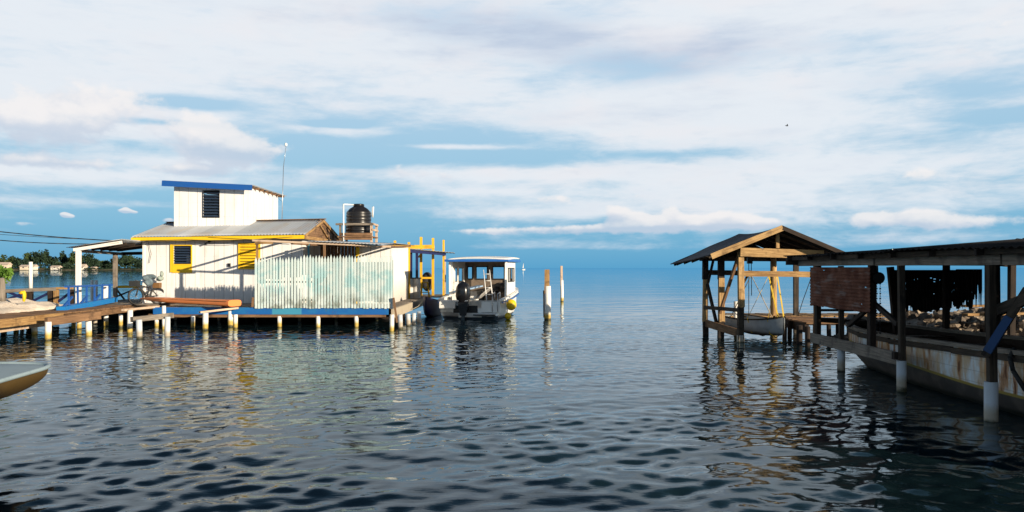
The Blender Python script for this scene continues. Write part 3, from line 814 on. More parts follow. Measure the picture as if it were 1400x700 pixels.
# window with louvres
win = MB()
def frame(mb, x0, x1, z0, z1, y, b_, d_):
    mb.box(x0 - b_, x0, y - d_, y + .02, z0 - b_, z1 + b_); mb.box(x1, x1 + b_, y - d_, y + .02, z0 - b_, z1 + b_)
    mb.box(x0, x1, y - d_, y + .02, z1, z1 + b_); mb.box(x0, x1, y - d_, y + .02, z0 - b_, z0)
frame(win, wx0, wx1 - .01, wz0, wz1, 34.98, .04, .03)
win.box(wx0 - .14, wx0 - .045, 34.95, 34.995, wz0 - .36, wz1 + .06); wo = win.build('window', 'yellow_paint', hut)
MB().box(wx0 - .04, wx1 + .02, 34.955, 34.997, wz0 - .38, wz0 - .045).build('lower_panel', 'yellow_paint', wo)
lv = MB()
for k in range(7):
    z = wz0 + .06 + k * (wz1 - wz0 - .08) / 6.5
    lv.beam((wx0 + .01, 35.02, z), (wx1 - .01, 35.02, z), .10, .010, up=(0, -.75, 1))
lv.build('louvre', 'louvre', wo)
MB().box(wx1 - .3, wx1 - .1, 35.2, 35.21, wz0 + .1, wz0 + .38).build('notice', 'pvc', wo)
# closed yellow shutter
sh = MB(); a0, a1, b0, b1 = XU(326, 35), XU(356, 35), ZV(368, 35), ZV(332, 35)
frame(sh, a0 + .07, a1 - .07, b0 + .07, b1 - .07, 34.98, .07, .04); so = sh.build('shutter', 'yellow_paint', hut)
sl = MB()
for k in range(8):
    z = b0 + .1 + k * (b1 - b0 - .14) / 8 + .04
    sl.beam((a0 + .07, 34.975, z), (a1 - .07, 34.975, z), .10, .018, up=(0, -1, .45))
sl.build('slat_panel', 'yellow_paint', so)
MB().box(a0 + .05, a1 - .05, 34.99, 34.998, b0 + .05, b1 - .04).build('backing', 'black_gap', so)
# meter box and lamp
MB().box(XU(312, 35), XU(315.5, 35), 34.93, 34.995, ZV(364.5, 35), ZV(360, 35)).build('switch_box', 'black_plastic', hut)
lm = MB(); p = W(286, 331, 34.8); lm.ball(p, .07, .09, .07, 10, 7); lm.cyl(p + Vector((-.02, 0, 0)), p + Vector((-.18, -.05, -.09)), .035, n=8); lm.cyl(p, p + Vector((0, .2, .08)), .02, n=6); lm.build('wall_lamp', 'black_plastic', hut)
# roof
rf = MB(); E0, E1, G0, G1 = (-16.3, 34.42, 3.62), (-8.85, 34.42, 3.73), (-16.3, 38, 4.42), (-8.85, 38, 4.57)
corr(rf, E0, E1, G1, G0, 54, .018, 6)
corr(rf, (-16.3, 42.4, 3.60), (-8.85, 42.4, 3.66), G1, G0, 54, .018, 2); ro = rf.build('roof', 'roof_tin', hut, thick=.006)
MB().beam((-16.3, 38, 4.45), (-8.8, 38, 4.605), .28, .035).build('ridge_cap', 'wood_brown', ro)
fa = MB(); fa.beam((-16.32, 34.47, 3.51), (-8.9, 34.47, 3.62), .035, .155); fa.build('fascia', 'yellow_paint', hut)
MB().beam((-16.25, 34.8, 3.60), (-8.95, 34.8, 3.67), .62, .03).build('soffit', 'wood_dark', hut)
fc = MB(); fc.tube([(-15.9, 34.43, 3.45), (-14.0, 34.43, 3.5), (-12.0, 34.42, 3.44), (-10.5, 34.43, 3.55), (-9.0, 34.43, 3.50)], .012, 5); fc.tube([(-15.8, 34.95, 3.4), (-15.65, 34.9, 2.9), (-15.75, 34.93, 2.5)], .01, 5); fc.tube([(-13, 34.43, 3.6), (-11, 34.43, 3.5), (-9.4, 34.43, 3.62)], .01, 5)
fc.build('eave_cable', 'wire', hut)
# gable end
gm = MB()
for k in range(9):
    z0 = 3.62 + k * .105; z1 = z0 + .10
    ya = 34.55 + (z0 - 3.62) / .95 * 3.45; yb = 42.2 - (z0 - 3.62) / .95 * 4.2
    if k in (5,): ya += .8
    gm.box(-8.98, -8.95 + random.uniform(0, .01), ya, yb, z0, z1)
gg = gm.build('gable', 'wood_brown', hut)
bm_beam('truss', 'wood_golden', gg, (-8.90, 34.5, 3.66), (-8.90, 38, 4.52), .05, .12); bm_beam('truss', 'wood_golden', gg, (-8.90, 38, 4.50), (-8.90, 42.2, 3.62), .05, .12)
bm_beam('truss', 'wood_golden', gg, (-8.89, 34.5, 3.60), (-8.89, 42.2, 3.60), .06, .14); bm_beam('truss', 'wood_golden', gg, (-8.89, 39, 3.7), (-8.89, 37.2, 4.3), .05, .09)
bm_beam('truss', 'wood_brown', gg, (-8.89, 40.2, 3.68), (-8.89, 40.2, 4.0), .05, .1)
# upper room
ux0, ux1, uy0, uy1 = -15.5, -12.04, 36.9, 41.4
u1 = MB(); q0, q1, r0, r1 = XU(277.5, 36.9), XU(299.5, 36.9), ZV(297, 36.9), ZV(261, 36.9)
u1.box(ux0, q0, uy0, uy0 + .06, 3.95, 6.02); u1.box(q1, ux1, uy0, uy0 + .06, 3.95, 5.98)
u1.box(q0, q1, uy0, uy0 + .06, 3.95, r0); u1.box(q0, q1, uy0, uy0 + .06, r1, 6.0)
u1.box(ux0, ux0 + .06, uy0 + .065, uy1, 3.95, 6.0); u1.box(ux1 - .06, ux1, uy0 + .065, uy1, 3.95, 5.97); u1.box(ux0 + .065, ux1 - .065, uy1 - .06, uy1, 3.95, 5.97)
ur = u1.build('upper_room', 'white_boards', hut)
bm_beam('flashing', 'wood_dark', ur, (ux0, uy0 - .02, 4.15), (ux1 - .05, uy0 - .02, 4.17), .03, .07)
bf = MB(); frame(bf, q0, q1, r0, r1, uy0 - .005, .025, .02); bo = bf.build('window', 'black_plastic', hut)
lv = MB()
for k in range(9):
    z = r0 + .07 + k * (r1 - r0 - .1) / 8.4
    lv.beam((q0 + .01, uy0 + .02, z), (q1 - .01, uy0 + .02, z), .13, .012, up=(0, -.7, 1))
lv.build('louvre', 'louvre', bo)
rt = MB(); corr(rt, (-15.85, 36.5, 6.26), (-15.85, 42.0, 6.22), (-11.75, 42.0, 6.04), (-11.75, 36.5, 6.05), 30, .015, 2)
uo = rt.build('upper_roof', 'roof_tin', hut, thick=.006)
bm_beam('fascia', 'blue_fascia', uo, (-15.87, 36.47, 6.13), (-11.78, 36.47, 5.925), .035, .25)
for k in range(8): bm_beam('rafter', 'wood_brown', uo, (-15.8, 36.9 + k * .68, 6.15), (-11.8, 36.9 + k * .68, 5.975), .05, .085)

# porch on the left side
po = sub('porch', hut)
bm_beam('porch_post', 'white_trim', po, (-17.78, 33, DZ), (-17.78, 33, 3.0), .16, .16)
bm_beam('porch_post', 'wood_grey', po, (-17.8, 36.1, DZ), (-17.8, 36.1, 2.98), .15, .15)
bm_beam('porch_beam', 'white_trim', po, (-17.95, 32.95, 3.03), (-16.0, 33.0, 3.34), .07, .13)
bm_beam('porch_beam', 'wood_dark', po, (-17.9, 36.9, 2.95), (-16.02, 36.9, 2.98), .08, .14)
bm_beam('porch_beam', 'wood_grey', po, (-17.85, 32.95, 3.0), (-17.85, 37.1, 2.93), .07, .12)
for k in range(5): bm_beam('porch_rafter', 'wood_dark', po, (-17.9, 33.5 + .75 * k, 3.07), (-16.05, 33.5 + .75 * k, 3.30), .05, .09)
pr = MB(); corr(pr, (-18.15, 37.4, 3.06), (-18.15, 32.75, 3.13), (-15.9, 32.75, 3.47), (-15.9, 37.4, 3.42), 26, .012, 1); pr.build('porch_roof', 'roof_tin', po, thick=.006)
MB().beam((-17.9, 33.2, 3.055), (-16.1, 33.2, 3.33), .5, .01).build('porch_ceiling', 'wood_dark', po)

# awning behind the picket fence
aw = sub('awning', hut)
bm_beam('awning_beam', 'wood_pale', aw, (-10.1, 31.3, 3.36), (-6.1, 31.3, 3.19), .06, .075); bm_beam('awning_beam', 'wood_pale', aw, (-6.1, 31.32, 3.19), (-4.75, 31.6, 3.12), .06, .07)
ar = MB(); corr(ar, (-7.85, 31.15, 3.33), (-5.0, 31.15, 3.20), (-5.0, 34.95, 3.36), (-7.85, 34.95, 3.46), 20, .010, 2); corr(ar, (-8.9, 34.96, 3.47), (-4.95, 34.96, 3.36), (-4.95, 40.6, 3.44), (-8.9, 40.6, 3.5), 28, .010, 2)
ar.build('awning_roof', 'roof_tin', aw, thick=.006)
bm_beam('awning_post', 'wood_golden', aw, (-9.92, 31.32, DZ), (-9.92, 31.32, 3.34), .08, .08)
bm_beam('awning_post', 'wood_brown', aw, (-7.3, 31.32, DZ), (-7.3, 31.32, 3.22), .08, .08)
bm_beam('awning_post', 'teal_paint', aw, (XU(422, 34), 34, DZ), (XU(422, 34), 34, 3.36), .07, .07)
bm_beam('awning_post', 'yellow_paint', aw, (XU(489, 34.8), 34.8, DZ), (XU(489, 34.8), 34.8, 3.3), .12, .1)
bm_beam('awning_rafter', 'wood_brown', aw, (-9.92, 31.35, 3.36), (-9.92, 34.95, 3.42), .05, .08); bm_beam('awning_rafter', 'wood_golden', aw, (-10.0, 31.3, 3.26), (-9.3, 31.3, 3.28), .05, .1)
for x in (-8.6, -7.3, -6.1, -5.1): bm_beam('awning_rafter', 'wood_brown', aw, (x, 31.35, 3.26 - (x + 9) * .035), (x, 40.4, 3.38), .05, .08)
bw = MB()
for k in range(15):
    x = -9.05 + k * .162; bw.box(x, x + .152, 38.0, 38.03, DZ, 3.36)
bw.build('porch_rear_wall', 'wood_brown', aw)
MB().box(-7.6, -6.9, 37.93, 37.98, DZ, 2.75).build('door', 'wood_dark', aw)
# side shed
shd = sub('side_shed', hut)
s1 = MB(); s1.box(-6.62, -5.2, 34.9, 34.96, DZ, 3.24); s1.box(-6.62, -6.56, 34.965, 40.3, DZ, 3.28); s1.box(-6.555, -5.265, 40.24, 40.3, DZ, 3.28)
s1.build('shed_wall', 'white_boards', shd)
sc_ = MB(); corr(sc_, (-5.2, 34.9, DZ), (-5.2, 40.3, DZ), (-5.2, 40.3, 3.3), (-5.2, 34.9, 3.24), 36, .012, 1); sc_.build('shed_side', 'white_trim', shd, thick=.006)
bm_beam('shed_post', 'yellow_wood', shd, (-5.17, 40.36, DZ), (-5.17, 40.36, 3.25), .1, .1)
# ---------------------------------------------------------------- picket fence
pf = thing('picket_fence', (-7.5, 31.2, DZ), 'tall pale turquoise picket fence with faded paint along the dock edge', 'fence')
pk = MB(); x = XU(348.5, 31.12); xe = XU(536, 31.12); i = 0
while x < xe:
    wd = .084 + random.uniform(-.006, .006); zt = 2.70 + random.uniform(-.03, .035) + (.08 if x > -8.2 else 0)
    y = 31.10 + random.uniform(-.006, .006); zb = DZ - .02 + random.uniform(-.02, .02); l = random.uniform(-.008, .008)
    pk.prism([(x, y, zb), (x + wd, y, zb), (x + wd + l, y, zt - .13), (x + wd / 2 + l, y, zt), (x + l, y, zt - .13)], (0, .02, 0))
    x += .1165; i += 1
pk.build('pickets', 'picket_paint', pf)
bk = MB(); random.seed(21)
xx = XU(350, 31.16); 
while xx < xe - .2:
    dx_ = .35; f = (xx - XU(350, 31.16)) / 5.2
    zb = 1.72 + .25 * math.sin(f * 5) - (.55 if .52 < f < .95 else 0) + random.uniform(-.06, .06)
    zt = 2.52
    bk.box(xx, min(xx + dx_, xe - .02), 31.130, 31.140, zb, zt); xx += dx_
bk.build('backing_board', 'picket_paint', pf)
for z in (1.05, 1.75, 2.45): bm_beam('rail', 'wood_grey', pf, (XU(349, 31.2), 31.18, z), (XU(536, 31.2), 31.18, z), .05, .08)
for u in (350, 400, 445, 490, 536): bm_beam('post', 'wood_brown' if u != 400 else 'teal_paint', pf, (XU(u, 31.25), 31.25, DZ), (XU(u, 31.25), 31.25, 2.6), .08, .08)
bm_beam('post', 'wood_brown', pf, (XU(345, 31.1), 31.1, .78), (XU(346, 31.1), 31.1, 1.15), .07, .07)
# leaning stake at the fence's right end
tag(MB().beam(W(543, 441, 31), W(538, 407, 31), .07, .07).build('stake', 'wood_brown'), 'brown stake leaning at the right end of the picket fence', 'stake')

# ---------------------------------------------------------------- tank and stand
ty = 39.0; tx = XU(490.5, ty)
st_ = thing('tank_stand', (tx, ty, 3.4), 'wooden stand with rails on the roof under the black tank', 'stand')
pz = ZV(323.5, ty)
bm = MB()
for k in range(6): bm.beam((tx - .8, ty - .75 + k * .3, pz - .03), (tx + .8, ty - .75 + k * .3, pz - .03), .26, .05)
bm.build('platform', 'wood_brown', st_)
for sx in (-.74, .74):
    for sy in (-.72, .72):
        bm_beam('leg', 'wood_pale' if sx > 0 else 'wood_grey', st_, (tx + sx, ty + sy, 3.4), (tx + sx, ty + sy, pz + .62), .1, .1)
for z in (pz - .12, pz + .08): bm_beam('rail', 'wood_brown', st_, (tx - .78, ty - .78, z), (tx + .78, ty - .78, z), .05, .13)
bm_beam('rail', 'wood_grey', st_, (tx - .95, ty - .79, pz + .56), (tx + .85, ty - .79, pz + .56), .04, .10)
for z in (pz + .3, pz + .58): bm_beam('rail', 'wood_pale', st_, (tx + .80, ty - .8, z), (tx + .80, ty + .8, z), .04, .09)
tk = thing('water_tank', (tx, ty, pz), 'black ribbed plastic water tank with domed top above the hut roof', 'water tank')
r = .60; h1 = 1.12
prof = [(r * .97, 0), (r, .05)]
for k in range(6): z = .1 + k * .17; prof += [(r, z), (r * 1.0, z + .1), (r * .975, z + .12), (r * .975, z + .15)]
prof += [(r, h1), (r * .95, h1 + .08), (r * .72, h1 + .23), (r * .42, h1 + .34), (r * .40, h1 + .36)]
MB().lathe((tx, ty, pz), prof, 32).build('body', 'black_plastic', tk)
MB().lathe((tx, ty, pz + h1 + .35), [(r * .44, 0), (r * .44, .09), (r * .38, .11)], 24).build('lid', 'black_plastic', tk)
pp = MB(); xl = tx - .57; yl = ty - .82
pp.tube([(xl, yl, 3.45), (xl, yl, pz + 1.5), (tx - .2, ty - .3, pz + 1.52)], .035, 10); tag(pp.build('water_pipe', 'pvc'), 'white water pipe climbing the left side of the black tank', 'pipe')
pp = MB(); xl = tx + .62; pp.tube([(xl, ty + .3, pz + .95), (xl + .04, ty + .3, pz + 1.48)], .035, 8); pp.tube([(xl - .04, ty + .3, pz + 1.0), (xl - .02, ty + .3, pz + 1.45)], .015, 8); tag(pp.build('water_pipe', 'pvc'), 'short white pipe stub at the top right of the black tank', 'pipe')
# antenna
ax = XU(385, 40); an = thing('antenna', (ax, 40, 4.1), 'thin whip antenna with a white tip behind the upper room', 'antenna')
MB().cyl((ax, 40, 4.0), (XU(387.5, 40), 40, 7.3), .022, .014, n=6).build('mast', 'steel', an); MB().cyl((XU(387.5, 40), 40, 7.3), (XU(391, 40), 40, ZV(200, 40)), .014, .008, n=6).build('whip', 'steel', an)
MB().lathe((XU(391, 40), 40, ZV(200, 40)), [(.04, 0), (.07, .05), (.06, .14), (.02, .17)], 10).build('tip', 'pvc', an)
g = MB(); g.cyl((ax, 40, 5.6), (-12.1, 41, 6.05), .006, n=5); g.build('guy_wire', 'wire', an)
# power lines and the pole they come from
up = thing('utility_pole', (-28.5, 30, 0), 'wooden utility pole carrying the black power lines beyond the left edge', 'utility pole')
MB().cyl((-28.5, 30, -1), (-28.5, 30, 5.6), .14, .11, n=12, wob=.01, segs=4).build('shaft', 'wood_grey', up); bm_beam('crossarm', 'wood_grey', up, (-29.1, 30, 5.2), (-27.9, 30, 5.2), .1, .12)
def cable(a, b_, sag, r, label):
    a = Vector(a); b_ = Vector(b_); pts = []
    for k in range(25):
        t = k / 24; p = a.lerp(b_, t); p.z -= sag * 4 * t * (1 - t); pts.append(p)
    tag(MB().tube(pts, r, 5).build('power_line', 'wire'), label, 'power line', 'power lines to the hut')
cable((-28.5, 30, 5.20), (-16.2, 34.6, 3.42), .35, .022, 'upper thick black power line sagging to the hut corner')
cable((-28.6, 30, 5.05), (-16.2, 34.6, 3.36), .62, .020, 'lowest black power line with the deepest sag')
cable((-28.4, 30, 4.45), (-16.2, 34.5, 3.44), .18, .010, 'thin faint power line running nearly level to the hut')

# ---------------------------------------------------------------- bicycle
def bicycle():
    Wf = Vector((-15.87, 33.95, DZ + .34)); Wr = Vector((-15.33, 34.78, DZ + .34)); ax_ = (Wr - Wf).normalized(); side = ax_.cross(Vector((0, 0, 1))); r = .33
    t = thing('bicycle', (-15.6, 34.4, DZ), 'old dark bicycle leaning against the white hut wall', 'bicycle')
    def P(a, z, s_=0): return Wf + ax_ * a + Vector((0, 0, z - .34)) + side * s_
    for c in (Wf, Wr):
        ty_ = MB()
        N = 28
        for k in range(N):
            a, b_ = 2 * math.pi * k / N, 2 * math.pi * (k + 1) / N
            ty_.cyl(c + ax_ * (r * math.cos(a)) + Vector((0, 0, r * math.sin(a))), c + ax_ * (r * math.cos(b_)) + Vector((0, 0, r * math.sin(b_))), .042, n=6, caps=False)
        wh = ty_.build('wheel', 'black_rubber', t)
        sp_ = MB()
        for k in range(12):
            a = 2 * math.pi * k / 12; sp_.cyl(c, c + ax_ * (.31 * math.cos(a)) + Vector((0, 0, .31 * math.sin(a))), .003, n=4)
        sp_.cyl(c - side * .04, c + side * .04, .025, n=8); sp_.build('spokes', 'steel', wh)
    f = MB()
    hd, bb, se = P(.14, .80), P(.50, .30), P(.66, .82)
    f.tube([P(0, .34), hd, P(.16, .96)], .03); f.tube([hd, bb], .034); f.tube([P(.15, .76), P(.62, .70)], .03); f.tube([bb, se], .03); f.tube([bb, P(.99, .34), P(.63, .72)], .022)
    f.build('frame', 'basket_black', t)
    MB().tube([P(.10, 1.02, .26), P(.16, .98, .0), P(.10, 1.02, -.26)], .014).build('handlebar', 'steel', t)
    MB().ball(P(.68, .86), .12, .09, .04).build('saddle', 'black_plastic', t)
    MB().cyl(bb - side * .03, bb + side * .03, .09, n=16).build('chainwheel', 'wood_dark', t)
    bk_ = MB(); c = P(-.06, .90); bk_.box(c.x - .18, c.x + .18, c.y - .13, c.y + .13, c.z - .14, c.z + .1); bk_.build('front_basket', 'basket_black', t)
    c = P(.98, .80); MB().box(c.x - .14, c.x + .14, c.y - .13, c.y + .13, c.z - .12, c.z + .1).build('rear_basket', 'basket', t)
    b = MB(); c = W(203, 385, 34.3); b.ball(c + Vector((0, 0, .0)), .17, .14, .19, 18, 12, .25); b.ball(W(206, 378, 34.4), .24, .13, .10, 18, 12, .2); b.ball(W(199, 380, 34.2), .12, .12, .12, 14, 9, .2)
    tag(b.build('bundle', 'bundle_grey'), 'grey blue cloth bundle draped over the bicycle', 'bundle')
    b = MB(); b.ball(W(218.5, 381, 34.5), .14, .12, .11, 16, 10, .25); b.ball(W(221, 374.5, 34.5), .07, .07, .12, 16, 10, .25)
    tag(b.build('bag', 'bundle_pale'), 'pale knotted plastic bag on the rear basket of the bicycle', 'bag')
bicycle()
# ---------------------------------------------------------------- kayak
ky = thing('kayak', (-12.4, 31, .8), 'long orange kayak lying upside down along the dock edge', 'kayak')
K0, K1 = W(191, 410.5, 33.0), W(321, 415.5, 30.6); axk = (K1 - K0); Lk = axk.length
def kfn(u, v):
    t = u; p = K0.lerp(K1, t); a = (v - .5) * 2 * math.pi
    wd = .33 * min(1, (t / .32 + .01) ** .7); hh = (.085 + .045 * t) * min(1, (t / .22 + .05) ** .6)
    sgn = lambda q: math.copysign(abs(q) ** .5, q)
    n = Vector((-axk.y, axk.x, 0)).normalized()
    return p + n * (wd * sgn(math.sin(a))) + Vector((0, 0, hh * sgn(math.cos(a)) * .95 + .03 + .05 * (1 - t) * (1 - t)))
kb = MB(); kb.grid(kfn, 40, 32, True); kb.face([kfn(1, j / 32) for j in range(32)]); kb.face([kfn(0, j / 32) for j in range(31, -1, -1)]); kb.build('hull', 'orange_plastic', ky)
kk_ = MB(); nk = Vector((-axk.y, axk.x, 0)).normalized()
kk_.beam(K0.lerp(K1, .1) - nk * .3 + Vector((0, 0, .10)), K0.lerp(K1, .99) - nk * .352 + Vector((0, 0, .10)), .012, .014); kk_.build('seam', 'wood_brown', ky)
for f in (.25, .9):
    p = K0.lerp(K1, f); bm_beam('bearer', 'wood_dark', ky, p + Vector((0, -.2, -.12)), p + Vector((0, 1.2, -.12)), .1, .08)

# ---------------------------------------------------------------- rear terrace things
pg = thing('pergola', (-5.2, 45, DZ), 'bright yellow unfinished timber frame at the far end of the dock', 'frame')
for u, vt in ((540, 329), (559, 331), (575.7, 324), (592, 325.5), (606.5, 328)):
    bm_beam('post', 'yellow_wood', pg, (XU(u, 45), 45, DZ), (XU(u, 45), 45, ZV(vt, 45)), .13 if u < 600 else .11, .12)
bm_beam('beam', 'yellow_wood', pg, (XU(526, 44.9), 44.9, ZV(338, 45)), (XU(594, 44.9), 44.9, ZV(337.5, 45)), .08, .22)
bm_beam('beam', 'yellow_wood', pg, (XU(576, 44.93), 44.93, ZV(380, 45)), (XU(592, 44.93), 44.93, ZV(380, 45)), .05, .1)
bm_beam('brace', 'yellow_wood', pg, (XU(572, 44.9), 44.9, ZV(352, 45)), (XU(577, 44.9), 44.9, ZV(346, 45)), .05, .1)
cn = thing('canopy', (-4.9, 43, DZ), 'thin tin canopy with dark blue posts over the terrace behind the shed', 'canopy')
cr = MB(); corr(cr, (-5.3, 40.7, 3.28), (-3.1, 43.4, 3.12), (-3.3, 46.5, 3.12), (-6.4, 46.5, 3.3), 16, .012, 1); cr.build('roof', 'roof_tin', cn, thick=.006)
bm_beam('beam', 'navy', cn, (-5.25, 41.0, 3.15), (-3.6, 43.5, 3.03), .07, .15)
for u in (562, 570): bm_beam('post', 'navy', cn, (XU(u, 41.6), 41.6, DZ), (XU(u, 41.6), 41.6, 3.15), .13, .1)
bm_beam('crossbar', 'wood_pale', cn, (XU(609, 43.6), 43.6, DZ), (XU(609, 43.6), 43.6, 3.1), .05, .05)
for u, lb, r_ in ((561, 'dented white drum beside the shed corner', .2), (569.5, 'pale grey drum standing right of its neighbour on the terrace', .2)):
    x = XU(u, 40.9); q = thing('drum', (x, 40.9, DZ), lb, 'drum', 'drums on the terrace')
    pr_ = [(r_, 0)] + [(r_ * k, z) for k, z in ((1, .02), (1, .3), (1.05, .32), (1, .34), (1, .62), (1.05, .64), (1, .66), (1, .98), (.95, 1.0))]
    MB().lathe((x, 40.9, DZ), pr_, 18).build('body', 'barrel_grey', q); MB().lathe((x, 40.9, DZ + 1.0), [(r_ * 1.03, 0), (r_ * 1.03, .04), (r_ * .9, .05)], 18).build('lid', 'black_plastic', q)
ch = thing('stool', (XU(581, 42.5), 42.5, DZ), 'yellow wooden high stool on the terrace in front of the yellow frame', 'stool')
cx = XU(581, 42.5)
MB().box(cx - .17, cx + .17, 42.35, 42.65, DZ + .76, DZ + .80).build('seat', 'yellow_wood', ch)
for sx in (-1, 1):
    for sy in (-1, 1): bm_beam('leg', 'yellow_wood', ch, (cx + sx * .23, 42.5 + sy * .2, DZ), (cx + sx * .13, 42.5 + sy * .11, DZ + .76), .05, .05)
for z in (.25, .5): bm_beam('rung', 'yellow_wood', ch, (cx - .2, 42.32, DZ + z), (cx + .2, 42.32, DZ + z), .03, .04)
x = XU(584, 46); tag(MB().ball((x, 46, DZ + .75), .34, .34, .55, 18, 12, .08).build('covered_heap', 'tarp_dark'), 'dark rounded tarpaulin covered heap behind the yellow stool', 'heap')
# ================================================================ CABIN CRUISER
def cruiser():
    hx, hy = math.sin(R(9)), math.cos(R(9)); O = (-1.86, 35.7)
    t = thing('motor_boat', (O[0] + 3 * hx, O[1] + 3 * hy, 0), 'white cabin motor boat with blue trimmed hardtop moored stern first at the dock', 'boat')
    st = [(0, 1.36, -.28, .86), (.8, 1.42, -.32, .90), (2.5, 1.47, -.34, .98), (4.2, 1.44, -.3, 1.08), (5.6, 1.22, -.2, 1.2), (6.8, .72, .05, 1.33), (7.5, .10, .5, 1.45)]
    mb = MB(); mb, P = hull(mb, O, (hx, hy), st, 9, .7, 1.9, .07); mb.build('hull', 'cruiser_hull', t)
    PV = lambda a, y, z: Vector(P(a, y, z))
    def bx(mb, a0, a1, y0, y1, z0, z1):
        pts = [PV(a0, y0, z0), PV(a1, y0, z0), PV(a1, y1, z0), PV(a0, y1, z0)]
        mb.prism(pts, (0, 0, z1 - z0)); return mb
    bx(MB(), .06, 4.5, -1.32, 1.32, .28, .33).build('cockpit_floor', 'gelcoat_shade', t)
    # gunwales, rub rail
    g = MB(); rr = MB()
    for s_ in (-1, 1):
        pts = [PV(a, s_ * (b_ + .01), gz + .02) for a, b_, k, gz in st]
        for p, q in zip(pts[:-1], pts[1:]): g.beam(p, q, .17, .06)
        for p, q in zip(pts[:-1], pts[1:]): rr.beam(p + PV(0, s_ * .08, -.12) - PV(0, 0, 0), q + PV(0, s_ * .08, -.12) - PV(0, 0, 0), .05, .05)
    g.build('gunwale', 'gelcoat', t); rr.build('rub_rail', 'boat_blue', t)
    # foredeck
    fd = MB(); 
    fd.face([PV(4.6, -1.36, 1.12), PV(5.6, -1.18, 1.22), PV(6.8, -.7, 1.35), PV(7.45, 0, 1.47), PV(6.8, .7, 1.35), PV(5.6, 1.18, 1.22), PV(4.6, 1.36, 1.12)]); fd.build('foredeck', 'gelcoat', t, thick=.03)
    # transom: well sides and swim platform
    tm = MB(); bx(tm, -.03, .10, -1.34, -.52, .33, .86); bx(tm, -.03, .10, .52, 1.34, .33, .80); bx(tm, -.03, .10, -.52, .52, .1, .50); tm.build('transom', 'gelcoat', t)
    bx(MB(), -.05, -.033, -.75, .35, .30, .62).build('motor_pad', 'black_rubber', t)
    wb = MB(); bx(wb, -.25, .6, -1.34, -.62, .50, .80); wb.build('motor_well_box', 'gelcoat', t)
    pf_ = MB(); bx(pf_, -.62, .0, .25, 1.30, .20, .29); pf_.build('swim_platform', 'gelcoat', t)
    hs = MB(); bx(hs, -.645, -.62, .27, 1.25, .21, .27); hs.build('platform_edge', 'black_rubber', t)
    # hardtop with side walls and windows
    zt = 2.60
    ca0, ca1, hw = 1.9, 4.7, 1.30
    def sidewall(s_):
        m = MB(); y0, y1 = s_ * hw, s_ * (hw - .06)
        if y0 > y1: y0, y1 = y1, y0
        bx(m, ca0, ca1, y0, y1, .92, 1.62); bx(m, ca0, ca1, y0, y1, 2.3, zt); bx(m, ca0, ca0 + .55, y0, y1, 1.62, 2.3); bx(m, 3.1, 3.3, y0, y1, 1.62, 2.3); bx(m, 4.3, ca1, y0, y1, 1.62, 2.3)
        w_ = m.build('cabin_side', 'gelcoat', t)
        wf = MB(); yy = s_ * (hw + .012)
        for a0, a1 in ((ca0 + .55, 3.1), (3.3, 4.3)):
            for z in (1.63, 2.28): wf.beam(PV(a0, yy, z), PV(a1, yy, z), .02, .04)
            for a in (a0, a1): wf.beam(PV(a, yy, 1.62), PV(a, yy, 2.3), .03, .03)
        wf.build('window_frame', 'black_rubber', w_)
    sidewall(-1); sidewall(1)
    bh = MB(); bx(bh, ca1 - .06, ca1 + .0, -1.24, 1.24, 1.0, 1.72)
    bx(bh, ca1 - .06, ca1, -1.24, 1.24, 2.36, zt)
    cols_ = [(-1.24, -1.08), (-.74, -.54), (-.06, -.0), (-.0, .26), (.84, 1.10), (1.20, 1.24)]
    wins = [(-1.10, -.86), (-.66, -.10), (.18, .76), (.98, 1.18)]
    edges = [-1.24] + [e for w_ in wins for e in w_] + [1.24]
    for k in range(0, len(edges), 2): bx(bh, ca1 - .06, ca1, edges[k], edges[k + 1], 1.72, 2.36)
    fr = bh.build('windscreen_bulkhead', 'interior_brown', t)
    wf = MB()
    for a, b_ in wins:
        for z in (1.73, 2.35): wf.beam(PV(ca1 - .09, a - .02, z), PV(ca1 - .09, b_ + .02, z), .03, .06)
        for y in (a, b_): wf.beam(PV(ca1 - .09, y, 1.72), PV(ca1 - .09, y, 2.36), .05, .03)
    wf.build('window_frame', 'black_rubber', fr)
    rf = MB()
    def rfn(u, v):
        y = (u - .5) * 2 * 1.45; a = 1.35 + v * 3.85
        return PV(a, y, zt + .05 + .09 * (1 - (2 * u - 1) ** 2) ** .6 + .10 * v + .04 * math.sin(v * math.pi))
    rf.grid(rfn, 16, 8, True); ro = rf.build('hardtop', 'gelcoat', t, thick=.05)
    tr = MB(); c = [(1.33, -1.47), (1.33, 1.47), (5.22, 1.47), (5.22, -1.47)]
    for k in range(4):
        p, q = c[k], c[(k + 1) % 4]; tr.beam(PV(p[0], p[1], zt + .03), PV(q[0], q[1], zt + .03), .05, .10)
    tr.build('trim', 'boat_blue', ro)
    cl = MB(); bx(cl, 1.4, 5.1, -1.35, 1.35, zt - .03, zt); cl.build('ceiling', 'interior_brown', t)
    # posts at the aft end
    bm_beam('cabin_post', 'gelcoat', t, PV(1.75, -1.31, .9), PV(1.75, -1.33, zt), .10, .16); bm_beam('cabin_post', 'gelcoat', t, PV(1.75, 1.31, .9), PV(1.75, 1.33, zt), .10, .16)
    # inside
    cs = MB(); bx(cs, 3.7, 4.4, -.05, .95, .33, 1.35); bx(cs, 3.6, 3.75, .1, .8, 1.3, 1.5); cs.build('console', 'interior_brown', t)
    w_ = MB(); w_.ball(PV(3.5, .75, 1.42), .28, .28, .16, 12, 8, .2); w_.ball(PV(3.3, 1.0, 1.36), .24, .2, .16, 12, 8, .2); w_.ball(PV(3.3, .5, 1.2), .22, .2, .15, 12, 8, .2); w_.build('seat_cushions', 'tarp_dark', t)
